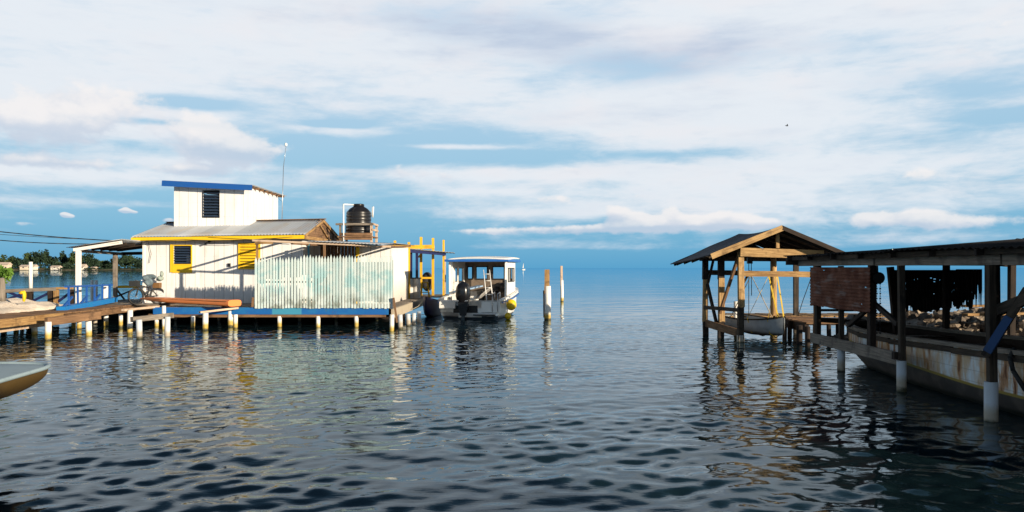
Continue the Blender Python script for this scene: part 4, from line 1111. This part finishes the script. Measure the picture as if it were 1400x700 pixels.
    s2 = MB(); bx(s2, 1.2, 1.9, -1.1, .0, .33, 1.0); s2.build('bench', 'gelcoat', t)
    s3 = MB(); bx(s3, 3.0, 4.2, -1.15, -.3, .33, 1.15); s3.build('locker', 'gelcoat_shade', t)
    MB().beam(PV(.9, -.9, 1.20), PV(1.6, .15, 1.46), .6, .06).build('cover_board', 'canvas_blue', t)
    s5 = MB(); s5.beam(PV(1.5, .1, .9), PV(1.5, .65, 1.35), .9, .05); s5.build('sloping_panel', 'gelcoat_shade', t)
    # ladder leaning in the cockpit and rail
    ld_ = MB()
    for y in (.72, 1.0): ld_.cyl(PV(.2, y + .05, .3), PV(1.2, y - .35, 2.2), .022, n=8)
    for k in range(6):
        f = .1 + k * .16; ld_.cyl(PV(.2 + f, .77 - .40 * f, .3 + 1.9 * f), PV(.2 + f, 1.05 - .40 * f, .3 + 1.9 * f), .016, n=6)
    tag(ld_.build('ladder', 'gelcoat'), 'pale slim ladder leaning inside the stern of the cabin boat', 'ladder')
    for y in (1.02, 1.26):
        MB().tube([PV(-.1, y, .35), PV(-.1, y, 1.15), PV(.5, y, 1.2), PV(.5, y, .8)], .02, 8).build('grab_rail', 'steel', t)
    # two fenders on the starboard side
    for a, z, r_, lb in ((1.0, .62, .24, 'yellow round fender hanging on the right side of the cabin boat'), (.5, .14, .15, 'smaller yellow fender touching the water below the round one')):
        c = PV(a, 1.52 + r_ * .7, z); f = thing('fender', c, lb, 'fender')
        MB().ball(c, r_, r_, r_ * 1.05, 16, 12).build('ball', 'yellow_buoy', f); MB().cyl(c, PV(a, 1.5, .95), .012, n=5).build('rope', 'rope', f)
    # outboard motor
    ob = thing('outboard_motor', PV(-.4, -.22, -.2), 'large black outboard motor on the stern of the cabin boat', 'outboard motor')
    q = lambda a, y, z: PV(a, y - .22, z)
    cw = MB()
    def cow(u, v):
        a = u * 2 * math.pi; k = [.78, .92, 1, 1, .97, .90, .68, .02][min(7, int(v * 7 + .5))]
        sg = lambda x_: math.copysign(abs(x_) ** .7, x_)
        return q(-.42 + .38 * k * sg(math.cos(a)) - .05 * v, .31 * k * sg(math.sin(a)), .80 + .92 * v)
    cw.grid(cow, 20, 7, True); cw.face([cow(j / 20, 0) for j in range(20, 0, -1)]); cwo = cw.build('cowling', 'outboard_black', ob)
    b = MB(); bx(b, -.72, -.10, -.47, .03, .84, .88); b.build('cowl_band', 'steel', cwo)
    m_ = MB(); m_.beam(q(-.42, 0, .82), q(-.42, 0, .20), .46, .46, up=(0, 1, 0), ends=(.28, .34)); m_.beam(q(-.42, 0, .25), q(-.44, 0, -.25), .15, .26, up=(0, 1, 0)); m_.build('leg', 'outboard_black', ob)
    b = MB(); b.beam(q(-.05, -.15, .55), q(-.4, -.15, .62), .06, .3); b.beam(q(-.05, .15, .55), q(-.4, .15, .62), .06, .3); b.build('bracket', 'black_plastic', ob)
    b = MB(); b.prism([q(-.75, -.14, .10), q(-.2, -.14, .10), q(-.2, .14, .10), q(-.75, .14, .10)], (0, 0, .03)); b.build('cavitation_plate', 'outboard_black', ob)
    b = MB(); b.lathe(q(-.46, 0, -.45), [(.02, 0), (.09, .06), (.10, .2), (.04, .26)], 12); b.build('gearcase', 'outboard_black', ob)
cruiser()
# dark blue skiff between the dock and the boat
sk = thing('skiff', (-3.75, 38, 0), 'dark blue skiff prow poking out between the dock and the cabin boat', 'boat')
mb, P = hull(MB(), (-3.75, 40.0), (-.06, -1), [(0, .36, -.05, .70), (1.2, .40, -.08, .72), (2.2, .30, -.02, .82), (2.9, .16, .1, .92), (3.25, .03, .35, .98)], 7, .6, 1.6, .03)
mb.build('hull', 'navy', sk)
MB().tube([(-3.93, 36.9, .93), (-4.25, 36.4, .55), (-4.5, 36.1, .42)], .014, 6).build('mooring_rope', 'rope', sk)

# ================================================================ POSTS IN THE OPEN WATER
def openpost(u, vt, vs, vb, w, Y, label, extra=None):
    x = XU(u, Y); r = w / 2 / F * Y
    t = thing('mooring_post', (x, Y, 0), label, 'post', 'two posts in the open water')
    MB().cyl((x + .01, Y, -1), (x, Y, ZV(vs, Y)), r, r * .95, n=18, wob=.015, segs=4).build('sleeve', 'pile_white', t)
    c = MB(); c.beam((x - r * .1, Y, ZV(vs, Y) - .3), (x - r * .15, Y, ZV(vt, Y)), r * 1.35, r * 1.2, jit=.012); c.beam((x - r * .55, Y - r * .4, ZV(vs, Y) - .35), (x - r * .5, Y - r * .4, ZV(vt, Y) - .02), r * .6, r * .7, jit=.012)
    c.build('core', 'wood_golden' if w > 8 else 'wood_pale', t)
    if extra: extra(t, x, Y, r)
def ex(t, x, Y, r): MB().beam((x - r * 1.02, Y - .02, .1), (x - r * 1.12, Y - .02, ZV(397, Y)), .05, .1).build('side_strip', 'wood_dark', t)
openpost(748.5, 368.5, 391, 437, 9.5, 35.6, 'thick near mooring post with brown split wooden top and white sleeve', ex)
openpost(768, 363.5, 383, 411.5, 4.6, 55, 'thin farther mooring post with pale top and white sleeve')

# ================================================================ BOATHOUSE (gabled, right)
bh = thing('boathouse', (8.1, 26.4, 0), 'open gabled boat shelter on dark posts with a golden front beam', 'boathouse')
rl = MB()
# left slope and right slope, sagging a little
def lslope(u, v):   # u along the ridge front->rear, v ridge->eave
    a = Vector((8.15, 24.25, 3.56)).lerp(Vector((8.08, 28.7, 3.50)), u); b_ = Vector((5.98, 24.25, 2.68)).lerp(Vector((5.65, 28.7, 2.42)), u)
    p = a.lerp(b_, v); p.z += -.10 * math.sin(u * math.pi) * (1 - v) + .03 * math.sin(v * 9 + u * 4) * .5
    return p
def rslope(u, v):
    a = Vector((8.15, 24.25, 3.56)).lerp(Vector((8.08, 28.7, 3.50)), u); b_ = Vector((10.1, 24.25, 2.74)).lerp(Vector((10.3, 28.7, 2.60)), u)
    p = a.lerp(b_, v); p.z += -.10 * math.sin(u * math.pi) * (1 - v); return p
rl.grid(lslope, 14, 10); rl.grid(rslope, 14, 10); bro = rl.build('roof', 'roof_felt', bh, thick=.03)
rc = MB()
for k in range(5): 
    u = (k + .5) / 5
    for fn in (lslope, rslope): rc.beam(fn(u, .02) - Vector((0, 0, .07)), fn(u, .96) - Vector((0, 0, .07)), .05, .09)
rc.build('rafters', 'wood_shelter', bh)
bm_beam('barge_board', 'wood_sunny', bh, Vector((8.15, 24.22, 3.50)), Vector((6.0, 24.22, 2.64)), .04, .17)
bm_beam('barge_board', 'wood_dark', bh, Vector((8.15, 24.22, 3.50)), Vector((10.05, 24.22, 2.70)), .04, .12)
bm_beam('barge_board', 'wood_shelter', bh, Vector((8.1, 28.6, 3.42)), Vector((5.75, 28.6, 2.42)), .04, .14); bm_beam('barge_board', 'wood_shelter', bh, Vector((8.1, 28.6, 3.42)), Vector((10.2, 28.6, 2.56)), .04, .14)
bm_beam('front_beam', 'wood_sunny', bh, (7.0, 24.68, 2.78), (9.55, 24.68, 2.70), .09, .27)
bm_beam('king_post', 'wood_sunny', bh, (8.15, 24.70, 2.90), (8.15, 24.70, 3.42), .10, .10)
MB().face([(6.9, 28.5, 2.6), (9.6, 28.5, 2.6), (8.1, 28.5, 3.38)]).build('rear_gable', 'wood_dark', bh, thick=.03)
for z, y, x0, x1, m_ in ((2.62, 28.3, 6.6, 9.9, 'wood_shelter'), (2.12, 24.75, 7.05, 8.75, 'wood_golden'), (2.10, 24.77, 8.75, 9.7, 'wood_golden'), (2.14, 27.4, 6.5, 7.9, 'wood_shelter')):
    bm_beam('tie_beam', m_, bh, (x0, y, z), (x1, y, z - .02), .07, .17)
def post2(u, Y, vt, vb, w, m, shape='sq', name='post'):
    x = XU(u, Y); s_ = w / F * Y
    if shape == 'sq': return MB().beam((x + random.uniform(-.03, .03), Y, ZV(vb, Y)), (x, Y, ZV(vt, Y)), s_, s_, jit=.008).build(name, m, bh)
    return MB().cyl((x, Y, ZV(vb, Y)), (x, Y, ZV(vt, Y)), s_ / 2, s_ / 2 * .9, n=12, wob=.01, segs=4).build(name, m, bh)
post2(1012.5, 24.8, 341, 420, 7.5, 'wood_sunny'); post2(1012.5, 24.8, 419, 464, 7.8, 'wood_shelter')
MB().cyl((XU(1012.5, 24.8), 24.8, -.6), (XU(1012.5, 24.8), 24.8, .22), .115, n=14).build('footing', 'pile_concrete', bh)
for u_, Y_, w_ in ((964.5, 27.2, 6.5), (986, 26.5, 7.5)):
    post2(u_, Y_, 350, 382, w_ * 1.08, 'wood_dark'); post2(u_, Y_, 380, 440, w_, 'wood_sunny'); post2(u_, Y_, 439, 478, w_ * 1.05, 'wood_dark')  # roof shade painted as dark upper lengths, sunlight as paler middle ones
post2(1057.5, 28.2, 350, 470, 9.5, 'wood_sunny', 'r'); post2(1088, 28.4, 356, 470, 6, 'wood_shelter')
post2(1116, 24.7, 346, 480, 8.5, 'wood_brown', 'r')
def br(u0, v0, Y0, u1, v1, Y1, w, h, m, nm='brace'): return bm_beam(nm, m, bh, W(u0, v0, Y0), W(u1, v1, Y1), w, h)
br(976, 352, 27.1, 967, 392, 27.1, .06, .08, 'wood_dark'); br(967, 388, 27.1, 981, 448, 26.5, .07, .10, 'wood_dark'); br(1009, 352, 25.2, 984, 428, 26.4, .07, .10, 'wood_brown')
br(1012, 395, 24.9, 1026, 370, 24.9, .05, .06, 'wood_dark')
br(962, 420, 27.2, 1012, 424, 24.85, .06, .12, 'wood_shelter', 'side_rail'); br(963, 441, 27.25, 1012, 456, 24.85, .07, .24, 'wood_brown', 'side_rail')
tag(MB().cyl(W(1006, 460, 27.3), W(1006, 412, 27.3), .07, n=12).build('mooring_post', 'pile_white'), 'short white post end beside the golden boathouse post', 'post')
# hoist: chain, straps
hc = thing('chain_hoist', W(1025, 360, 26.2), 'black chain hoist hanging under the boathouse roof', 'hoist')
c = W(1025, 358, 26.2); MB().box(c.x - .08, c.x + .08, c.y - .06, c.y + .06, c.z - .06, c.z + .14).build('body', 'black_plastic', hc)
MB().tube([c + Vector((-.03, 0, .1)), c + Vector((-.03, 0, -1.75))], .012, 6).build('chain', 'wire', hc); MB().tube([c + Vector((.05, 0, .1)), c + Vector((.06, 0, -1.1))], .012, 6).build('chain', 'wire', hc)
MB().tube([c + Vector((0, 0, .1)), Vector((c.x, c.y, 3.05))], .015, 6).build('hook', 'wire', hc)
# white skiff slung inside
sw = thing('skiff', (8.0, 26.6, .2), 'small white open skiff slung on yellow straps under the boathouse roof', 'boat')
hd = Vector((.30, -1, 0)).normalized()
mb, P = hull(MB(), (7.62, 28.0), (hd.x, hd.y), [(0, .46, .30, .66), (.8, .60, .16, .62), (1.6, .62, .10, .60), (2.3, .46, .12, .64), (2.8, .20, .16, .70), (3.0, .03, .22, .76)], 8, .75, 1.5, .03)
mb.build('hull', 'skiff_hull', sw)
gw = MB(); sts = [(0, .46, .66), (.8, .60, .62), (1.6, .62, .60), (2.3, .46, .64), (2.8, .20, .70), (3.0, .03, .76)]
for s_ in (-1, 1):
    for a, b_ in zip(sts[:-1], sts[1:]): gw.beam(P(a[0], s_ * a[1], a[2] + .01), P(b_[0], s_ * b_[1], b_[2] + .01), .05, .045)
gw.build('gunwale', 'wood_shelter', sw)
for a in (.7, 1.7): 
    bm_beam('thwart', 'wood_pale', sw, P(a, -.55, .52), P(a, .55, .52), .2, .03)
for i, (a, top, ut) in enumerate([(1.9, (1051, 377), 1045), (2.6, (1062, 372), 1071)]):
    T_ = W(top[0], top[1], 26.0); b = MB()
    s_ = min((-1, 1), key=lambda k: abs(700 + F * P(a, k * .45, .6)[0] / P(a, k * .45, .6)[1] - ut))
    hb = .58 if a < 2 else .30
    b.beam(T_, Vector(P(a, s_ * hb, .66)), .045, .012, up=(0, 1, .2)); b.tube([P(a, s_ * hb, .66), P(a, s_ * hb * .75, .22), P(a, 0, .08), P(a, -s_ * hb * .75, .22), P(a, -s_ * hb, .66)], .016, 6)
    b.tube([P(a, -s_ * hb, .66), T_], .008, 5)
    tag(b.build('lifting_strap', 'yellow_strap'), ('yellow strap around the middle of the slung white skiff', 'yellow strap nearest the bow of the slung white skiff')[i], 'strap', 'straps holding the skiff')
b = MB()
b.tube([W(1027, 376, 26.2), Vector(P(.5, .3, .66))], .014, 6); b.tube([W(1027, 376, 26.2), Vector(P(1.6, -.55, .66))], .014, 6); tag(b.build('rope_sling', 'rope'), 'tan rope sling spread from the hoist to the white skiff', 'rope')
tag(MB().tube([W(1109, 380, 25), W(1098, 410, 25.5), W(1091, 432, 26)], .012, 5).build('rope', 'dark_rope'), 'thin dark rope hanging slantwise left of the rusty sheet', 'rope')
# walkway behind/right
wk = thing('boathouse_walkway', (10, 28.5, 0), 'sunlit plank walkway on dark piles behind the boathouse and rusty sheet', 'dock')
d = MB()
for i in range(38):
    x = 7.6 + i * .19; d.box(x, x + .17, 27.9 + random.uniform(-.05, .05), 29.6, .58, .63 + random.uniform(-.01, .01))
d.build('deck', 'wood_golden', wk)
bm_beam('edge_beam', 'wood_dark', wk, (8.9, 27.85, .44), (14.8, 27.85, .44), .1, .26)
bm_beam('side_beam', 'wood_dark', wk, (9.2, 25.1, .42), (9.3, 27.9, .46), .12, .3); 
d = MB()
for i in range(16): d.box(9.15, 10.4, 25.0 + i * .182, 25.0 + i * .182 + .165, .56, .605 + random.uniform(-.01, .01))
d.build('side_deck', 'wood_brown', wk)
for u, vb, w_ in ((1073, 466, 6), (1080, 462, 6), (1093, 470, 8), (1104, 472, 7), (1133, 468, 6), (1145, 462, 5), (1160, 462, 5), (1115, 464, 7), (1180, 462, 6), (1205, 462, 6)):
    Y = F * H / (vb - HZ); MB().cyl((XU(u, Y), Y, -.6), (XU(u, Y), Y, .56), w_ / 2 / F * Y, n=10, wob=.01, segs=2).build('pile', 'wood_dark', wk)

# ================================================================ LONG BOAT SHELTER (right foreground)
sh = thing('boat_shelter', (9.5, 15.5, 0), 'dark weathered open boat shelter with tin roof and sleeved posts in the right foreground', 'boathouse')
rf = MB(); random.seed(5)
for k in range(10):                                 # overlapping tin sheets, each a little off
    y0 = 6.0 + k * 1.48; y1 = y0 + 1.6; dz = random.uniform(0, .035) + (k % 2) * .014; e = random.uniform(-.12, .12)
    zr = 2.795 - max(0, (y0 - 12)) * .016
    corr(rf, (6.95 + e, y0, 2.57 + dz), (6.95 + e, y1, 2.575 + dz), (9.4, y1, zr + dz), (9.4, y0, zr + dz), 8, .016, 2)
    corr(rf, (9.38, y0, zr + dz + .01), (9.38, y1, zr + dz + .01), (12.8, y1, 2.42 + dz), (12.8, y0, 2.42 + dz), 8, .016, 2)
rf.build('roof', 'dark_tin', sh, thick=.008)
eb = MB()
for k, (a, b_) in enumerate(((6.0, 11.9), (11.95, 16.1), (16.15, 20.6))): eb.beam((7.28, a, 2.435 + .006 * k), (7.28 + .02 * k, b_, 2.435 + .004 * k), .06, .20)
eb.build('eave_beam', 'wood_grey', sh)
bm_beam('eave_board', 'wood_shelter', sh, (7.12, 6.0, 2.55), (7.10, 20.7, 2.53), .03, .09)
for k in range(11): bm_beam('rafter', 'wood_dark', sh, (6.98, 6.6 + k * 1.38, 2.53), (9.4, 6.6 + k * 1.38, 2.735 - max(0, (k - 4)) * .012), .05, .10)
for k in range(11): bm_beam('rafter', 'wood_dark', sh, (12.7, 6.6 + k * 1.38, 2.36), (9.4, 6.6 + k * 1.38, 2.735 - max(0, (k - 4)) * .012), .05, .10)
bm_beam('end_beam', 'wood_shelter', sh, (7.0, 20.55, 2.46), (12.6, 20.55, 2.44), .07, .18)
bm_beam('purlin', 'wood_dark', sh, (9.7, 6, 2.52), (9.7, 20.6, 2.48), .08, .16)
def spost(u, vb, vs, w, m='wood_shelter', top=2.34):
    Y = F * H / (vb - HZ); x = XU(u, Y); r = w / 2 / F * Y / 1.15
    MB().cyl((x, Y, -1.4), (x, Y, ZV(vs, Y)), r, n=24, wob=.004, segs=2).build('sleeve', 'pile_concrete', sh)
    MB().beam((x + .01, Y, ZV(vs, Y) - .02), (x - .01, Y, top), r * 1.15, r * 1.15, jit=.006).build('post', m, sh)
    return x, Y, r
x1, Y1, r1 = spost(1355, 575, 522, 20); x2, Y2, r2 = spost(1232.5, 535, 493, 14.5); x3, Y3, r3 = spost(1150, 507, 474, 12)
b = MB(); b.beam((x2 - .13, Y2 - .02, ZV(491, Y2)), (x2 - .13, Y2 - .02, ZV(481, Y2)), .08, .1); b.build('cleat', 'wood_dark', sh)
bm_beam('low_beam', 'wood_grey', sh, (7.30, 19.6, .60), (x2 - .02, Y2 + .08, .60), .07, .23)
bm_beam('diagonal_brace', 'wood_shelter', sh, (7.36, 12.3, 1.62), (7.4, 9.7, 2.4), .09, .16)
db = bm_beam('diagonal_brace', 'wood_shelter', sh, W(1347, 487, 12.0), W(1405, 395, 11.6), .07, .11)
bm_beam('painted_strip', 'brace_blue', db, W(1350, 481, 11.96), W(1380, 433, 11.75), .075, .115)
for x, y, w_, zt in ((8.93, 20.0, .15, 2.5), (9.75, 20.2, .13, 2.5), (10.2, 18.9, .15, 2.5), (11.2, 18.9, .16, 2.5), (9.95, 16.6, .17, 2.5), (7.35, 19.3, .14, 2.45), (7.35, 16.42, .16, 2.42), (12.55, 12, .15, 2.4), (12.55, 16, .15, 2.4), (12.55, 20.2, .15, 2.4), (12.55, 8, .15, 2.4), (7.35, 8.2, .17, 2.4)):
    MB().beam((x + random.uniform(-.03, .03), y, .62 if x == 7.35 and y > 16 else -.8), (x, y, zt), w_ * .85, w_ * .85, jit=.01).build('post', 'wood_dark', sh)
def sb(p, q, w_=.07, h_=.09, m='wood_dark', nm='brace'): return bm_beam(nm, m, sh, p, q, w_, h_)
sb(W(1190, 419, 16.5), W(1160, 445, 17.6)); sb(W(1195, 415, 16.4), W(1228, 443, 15.2)); sb(W(1217, 365, 19.2), W(1226, 455, 19.2), .13, .13, nm='post')
sb(W(1118, 437, 20.3), W(1235, 445, 20.0), .08, .12, nm='low_beam'); sb(W(1120, 424, 20.3), W(1180, 424, 20.3), .05, .06)
# solid wall added on the landward side, out of view, to shade the inside
bw = MB(); corr(bw, (12.65, 5.8, 0.2), (12.65, 18.2, 0.2), (12.65, 18.2, 2.42), (12.65, 5.8, 2.42), 70, .016, 1); bw.build('added_shade_wall', 'dark_tin', sh, thick=.006)
# hung sheets
def sheet(name, P0, P1, z0, z1, n, m, label, jag=.0, holes=.02, horiz=True, seed=1):
    random.seed(seed); P0 = Vector(P0); P1 = Vector(P1); nx_, nz_ = 90, 60
    d = (P1 - P0); nrm = Vector((-d.y, d.x, 0)).normalized(); hs = set()
    for _ in range(int(holes * 1000)):
        i, j = random.randrange(2, nx_ - 2), random.randrange(8, nz_ - 3)
        for _ in range(random.choice((1, 1, 2, 3))): hs.add((i, j)); i += random.choice((0, 1)); 
    low = []; cur = 0
    for i in range(nx_ + 1):
        if i % random.choice((2, 3, 4)) == 0: cur = random.uniform(0, jag) * (1 + .9 * math.sin(i / nx_ * 9))
        low.append(max(0, cur))
    def fn(u, v):
        k = low[min(nx_, int(u * nx_))]; z = z0 + k + (z1 - z0 - k) * v
        p = P0.lerp(P1, u); p.z = z
        return p + nrm * (.009 * math.sin((z if horiz else u * d.length) / .075 * 2 * math.pi / 1.0))
    o = MB().grid(fn, nx_, nz_, True, lambda i, j: (i, j) in hs).build(name, m, thick=.003)
    return tag(o, label, 'metal sheet', 'sheets hung under the shelter roof')
sheet('tin_sheet', (7.19, 19.4, 0), (7.21, 16.2, 0), 1.38, 2.31, 10, 'rusty_tin', 'rust brown corrugated sheet with small holes at the far end of the shelter', .02, .006, True, 2)
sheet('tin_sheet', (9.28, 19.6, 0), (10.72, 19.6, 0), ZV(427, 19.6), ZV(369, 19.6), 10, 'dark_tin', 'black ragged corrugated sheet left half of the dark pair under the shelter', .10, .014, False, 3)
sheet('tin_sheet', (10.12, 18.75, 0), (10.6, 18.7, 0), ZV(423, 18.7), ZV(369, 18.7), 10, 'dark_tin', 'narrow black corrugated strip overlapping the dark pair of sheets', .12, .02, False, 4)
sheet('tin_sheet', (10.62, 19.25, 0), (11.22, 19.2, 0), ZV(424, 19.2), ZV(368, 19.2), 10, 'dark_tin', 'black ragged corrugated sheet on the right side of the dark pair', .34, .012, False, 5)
# pulley with chain
pc = W(1200, 380, 16.3); pu = thing('chain_pulley', pc, 'dark round pulley with hanging chain beside the rusty sheet', 'hoist')
MB().cyl(pc - Vector((0, .06, 0)), pc + Vector((0, .06, 0)), .12, n=20).build('wheel', 'black_plastic', pu); MB().cyl(pc, Vector((pc.x - .02, pc.y, 2.5)), .02, n=6).build('hook', 'wire', pu)
for dxx in (-.02, .05):
    c_ = MB(); z = pc.z
    while z > .95: c_.beam((pc.x + dxx, pc.y, z), (pc.x + dxx, pc.y, z - .035), .03 if int(z / .05) % 2 else .012, .012); z -= .05
    c_.build('chain', 'wire', pu)
# the long wooden boat
lb = thing('long_boat', (8.9, 14, 0), 'long old white wooden boat with rust streaks lying under the shelter', 'boat')
def arc(a): return a
st = [(0, .05, .75, 1.02), (.5, .34, .35, .92), (1.3, .66, .10, .86), (2.6, .95, -.15, .84), (4.5, 1.12, -.25, .86), (7, 1.18, -.30, .93), (9.5, 1.15, -.28, .99), (12, 1.0, -.2, 1.08), (14, .6, .1, 1.25)]
im_ = MB(); mb, P = hull(MB(), (8.95, 21.1), (-.005, -1), st, 12, .62, 1.9, .05, imb=im_); mb.build('hull', 'rusty_hull', lb); im_.build('hull_lining', 'wood_dark', lb)
g1 = MB(); g2 = MB()
for s_ in (-1, 1):
    pts = [(a, b_, gz) for a, b_, k, gz in st]
    for a, b_ in zip(pts[:-1], pts[1:]):
        g1.beam(P(a[0], s_ * (a[1] + .0), a[2] + .03), P(b_[0], s_ * (b_[1] + .0), b_[2] + .03), .14, .07)
        g2.beam(P(a[0], s_ * (a[1] + .02), a[2] - .08), P(b_[0], s_ * (b_[1] + .02), b_[2] - .06), .05, .10)
g1.build('gunwale', 'wood_grey', lb); g2.build('rub_rail', 'wood_shelter', lb)
fl = MB(); fl.face([P(1.3, -.5, .45), P(7, -1.05, .45), P(12, -.9, .5), P(12, .9, .5), P(7, 1.05, .45), P(1.3, .5, .45)]); fl.build('floor', 'wood_dark', lb, thick=.03)
for a in (3, 5, 7, 9, 11): bm_beam('thwart', 'wood_dark', lb, P(a, -1.0, .75), P(a, 1.0, .75), .25, .04)
tag(MB().tube([P(8.72, 1.17, 1.06), P(8.75, 1.26, .92), P(8.8, 1.24, .72), P(8.95, 1.15, .45), P(9.2, .95, .18)], .035, 8).build('rope', 'dark_rope'), 'dark thick rope hanging over the side of the rusty long boat', 'rope')

# rubble mound behind
def rubble():
    m = MB(); random.seed(11)
    def base(u, v):
        x = 9.2 + u * 12; y = 19.9 + v * 7; k = math.sin(math.pi * v) ** .6 * min(1, u * 4)
        return (x, y, -.4 + k * (1.25 + .12 * math.sin(x * 2.3)))
    m.grid(base, 30, 14)
    for i in range(1500):
        u, v = random.random(), random.random() ** 1.3; b_ = base(u, v); r_ = random.choice((.06, .09, .12, .16, .22)) * random.uniform(.8, 1.2)
        c = Vector(b_) + Vector((0, 0, r_ * .5)); k0 = len(m.v)
        ax = [Vector([random.gauss(0, 1) for _ in range(3)]).normalized() for _ in range(1)][0]
        M_ = Matrix.Rotation(random.random() * 6.28, 3, ax)
        pts = []
        for a in range(6):
            for zz, rr in ((-.45, .8), (.45, .75)):
                q = Vector((math.cos(a * 1.047) * rr * random.uniform(.8, 1.1), math.sin(a * 1.047) * rr * random.uniform(.7, 1), zz * random.uniform(.8, 1.1)))
                pts.append(c + (M_ @ q) * r_)
        lo_ = pts[0::2]; hi_ = pts[1::2]
        m.face(lo_[::-1]); m.face(hi_)
        for a in range(6): n_ = (a + 1) % 6; m.face([lo_[a], lo_[n_], hi_[n_], hi_[a]])
    tag(m.build('rubble', 'rock'), 'heap of broken rocks and rubble lying behind the rusty long boat', 'rubble', kind='stuff')
rubble()
for i, (a, b_, lb_) in enumerate([((11.6, 20.6, 1.1), (14.6, 21.2, 1.12), 'weathered sunlit board lying lowest on the rubble heap at the right edge'), ((12.0, 21.4, 1.28), (15.2, 21.8, 1.3), 'weathered sunlit board lying higher on the rubble heap at the right edge')]):
    tag(MB().beam(a, b_, .2, .06).build('board', 'wood_golden'), lb_, 'board', 'boards on the rubble')

# ================================================================ NEAR BOW AT LEFT
nb = thing('moored_boat', (-6.9, 7.5, 0), 'blunt grey blue boat bow with dark mustard hull entering at the left edge', 'boat')
OUT = [(-5.2, 5.2), (-5.45, 7.2), (-5.68, 8.9), (-5.78, 9.7), (-5.84, 10.12), (-5.95, 10.34), (-6.2, 10.46), (-6.7, 10.52), (-7.3, 10.42), (-7.8, 10.1), (-8.1, 9.4), (-8.0, 7.4), (-7.5, 5.2)]
def smooth_loop(P):
    for _ in range(3):
        Q = []
        for a, b_ in zip(P, P[1:]): Q += [(a[0] * .75 + b_[0] * .25, a[1] * .75 + b_[1] * .25), (a[0] * .25 + b_[0] * .75, a[1] * .25 + b_[1] * .75)]
        P = [P[0]] + Q + [P[-1]]
    return P
OL = smooth_loop(OUT); NO = len(OL) - 1
def dz_(y): return 1.045 + (y - 9.5) * .004
def ring(i, ins, dep):
    x, y = OL[i]; cx, cy = -6.9 + (y - 8) * -.12, 6.5
    k = 1 - ins; return Vector((cx + (x - cx) * k, cy + (y - cy) * (1 - ins * .35), dz_(y) - dep * (1 + max(0, 9.2 - y) * 1.3)))
m = MB()
m.grid(lambda u, v: ring(round(u * NO), .16 * v ** 2.2, .02 + .26 * v), NO, 8, True); m.grid(lambda u, v: ring(round(u * NO), .16 + .84 * v, .28 + .06 * v), NO, 3, True); m.build('hull', 'hull_mustard', nb)
m = MB(); m.grid(lambda u, v: ring(round(u * NO), v * .98, 0) + Vector((0, 0, .03 * math.sin(min(1, v * 2) * 1.57))), NO, 8, True); m.build('deck', 'deck_bluegrey', nb)
m = MB()
for i in range(NO): m.cyl(ring(i, 0, 0), ring(i + 1, 0, 0), .028, n=8, caps=False)
m.build('rub_rail', 'deck_bluegrey', nb)

# unseen house-shaped sun blocker, added behind the camera to shade the near boats
hb = thing('unseen_sun_blocker', (14, -8, 0), 'plain house shaped sun blocker added unseen behind the viewpoint', 'house')
MB().box(7, 17, -12, -5, 0, 5.2).build('wall', 'wood_brown', hb)
m = MB(); m.prism([(6.5, -12.5, 5.21), (6.5, -4.5, 5.21), (6.5, -8.5, 6.3)], (11, 0, 0)); m.build('roof', 'dark_tin', hb)
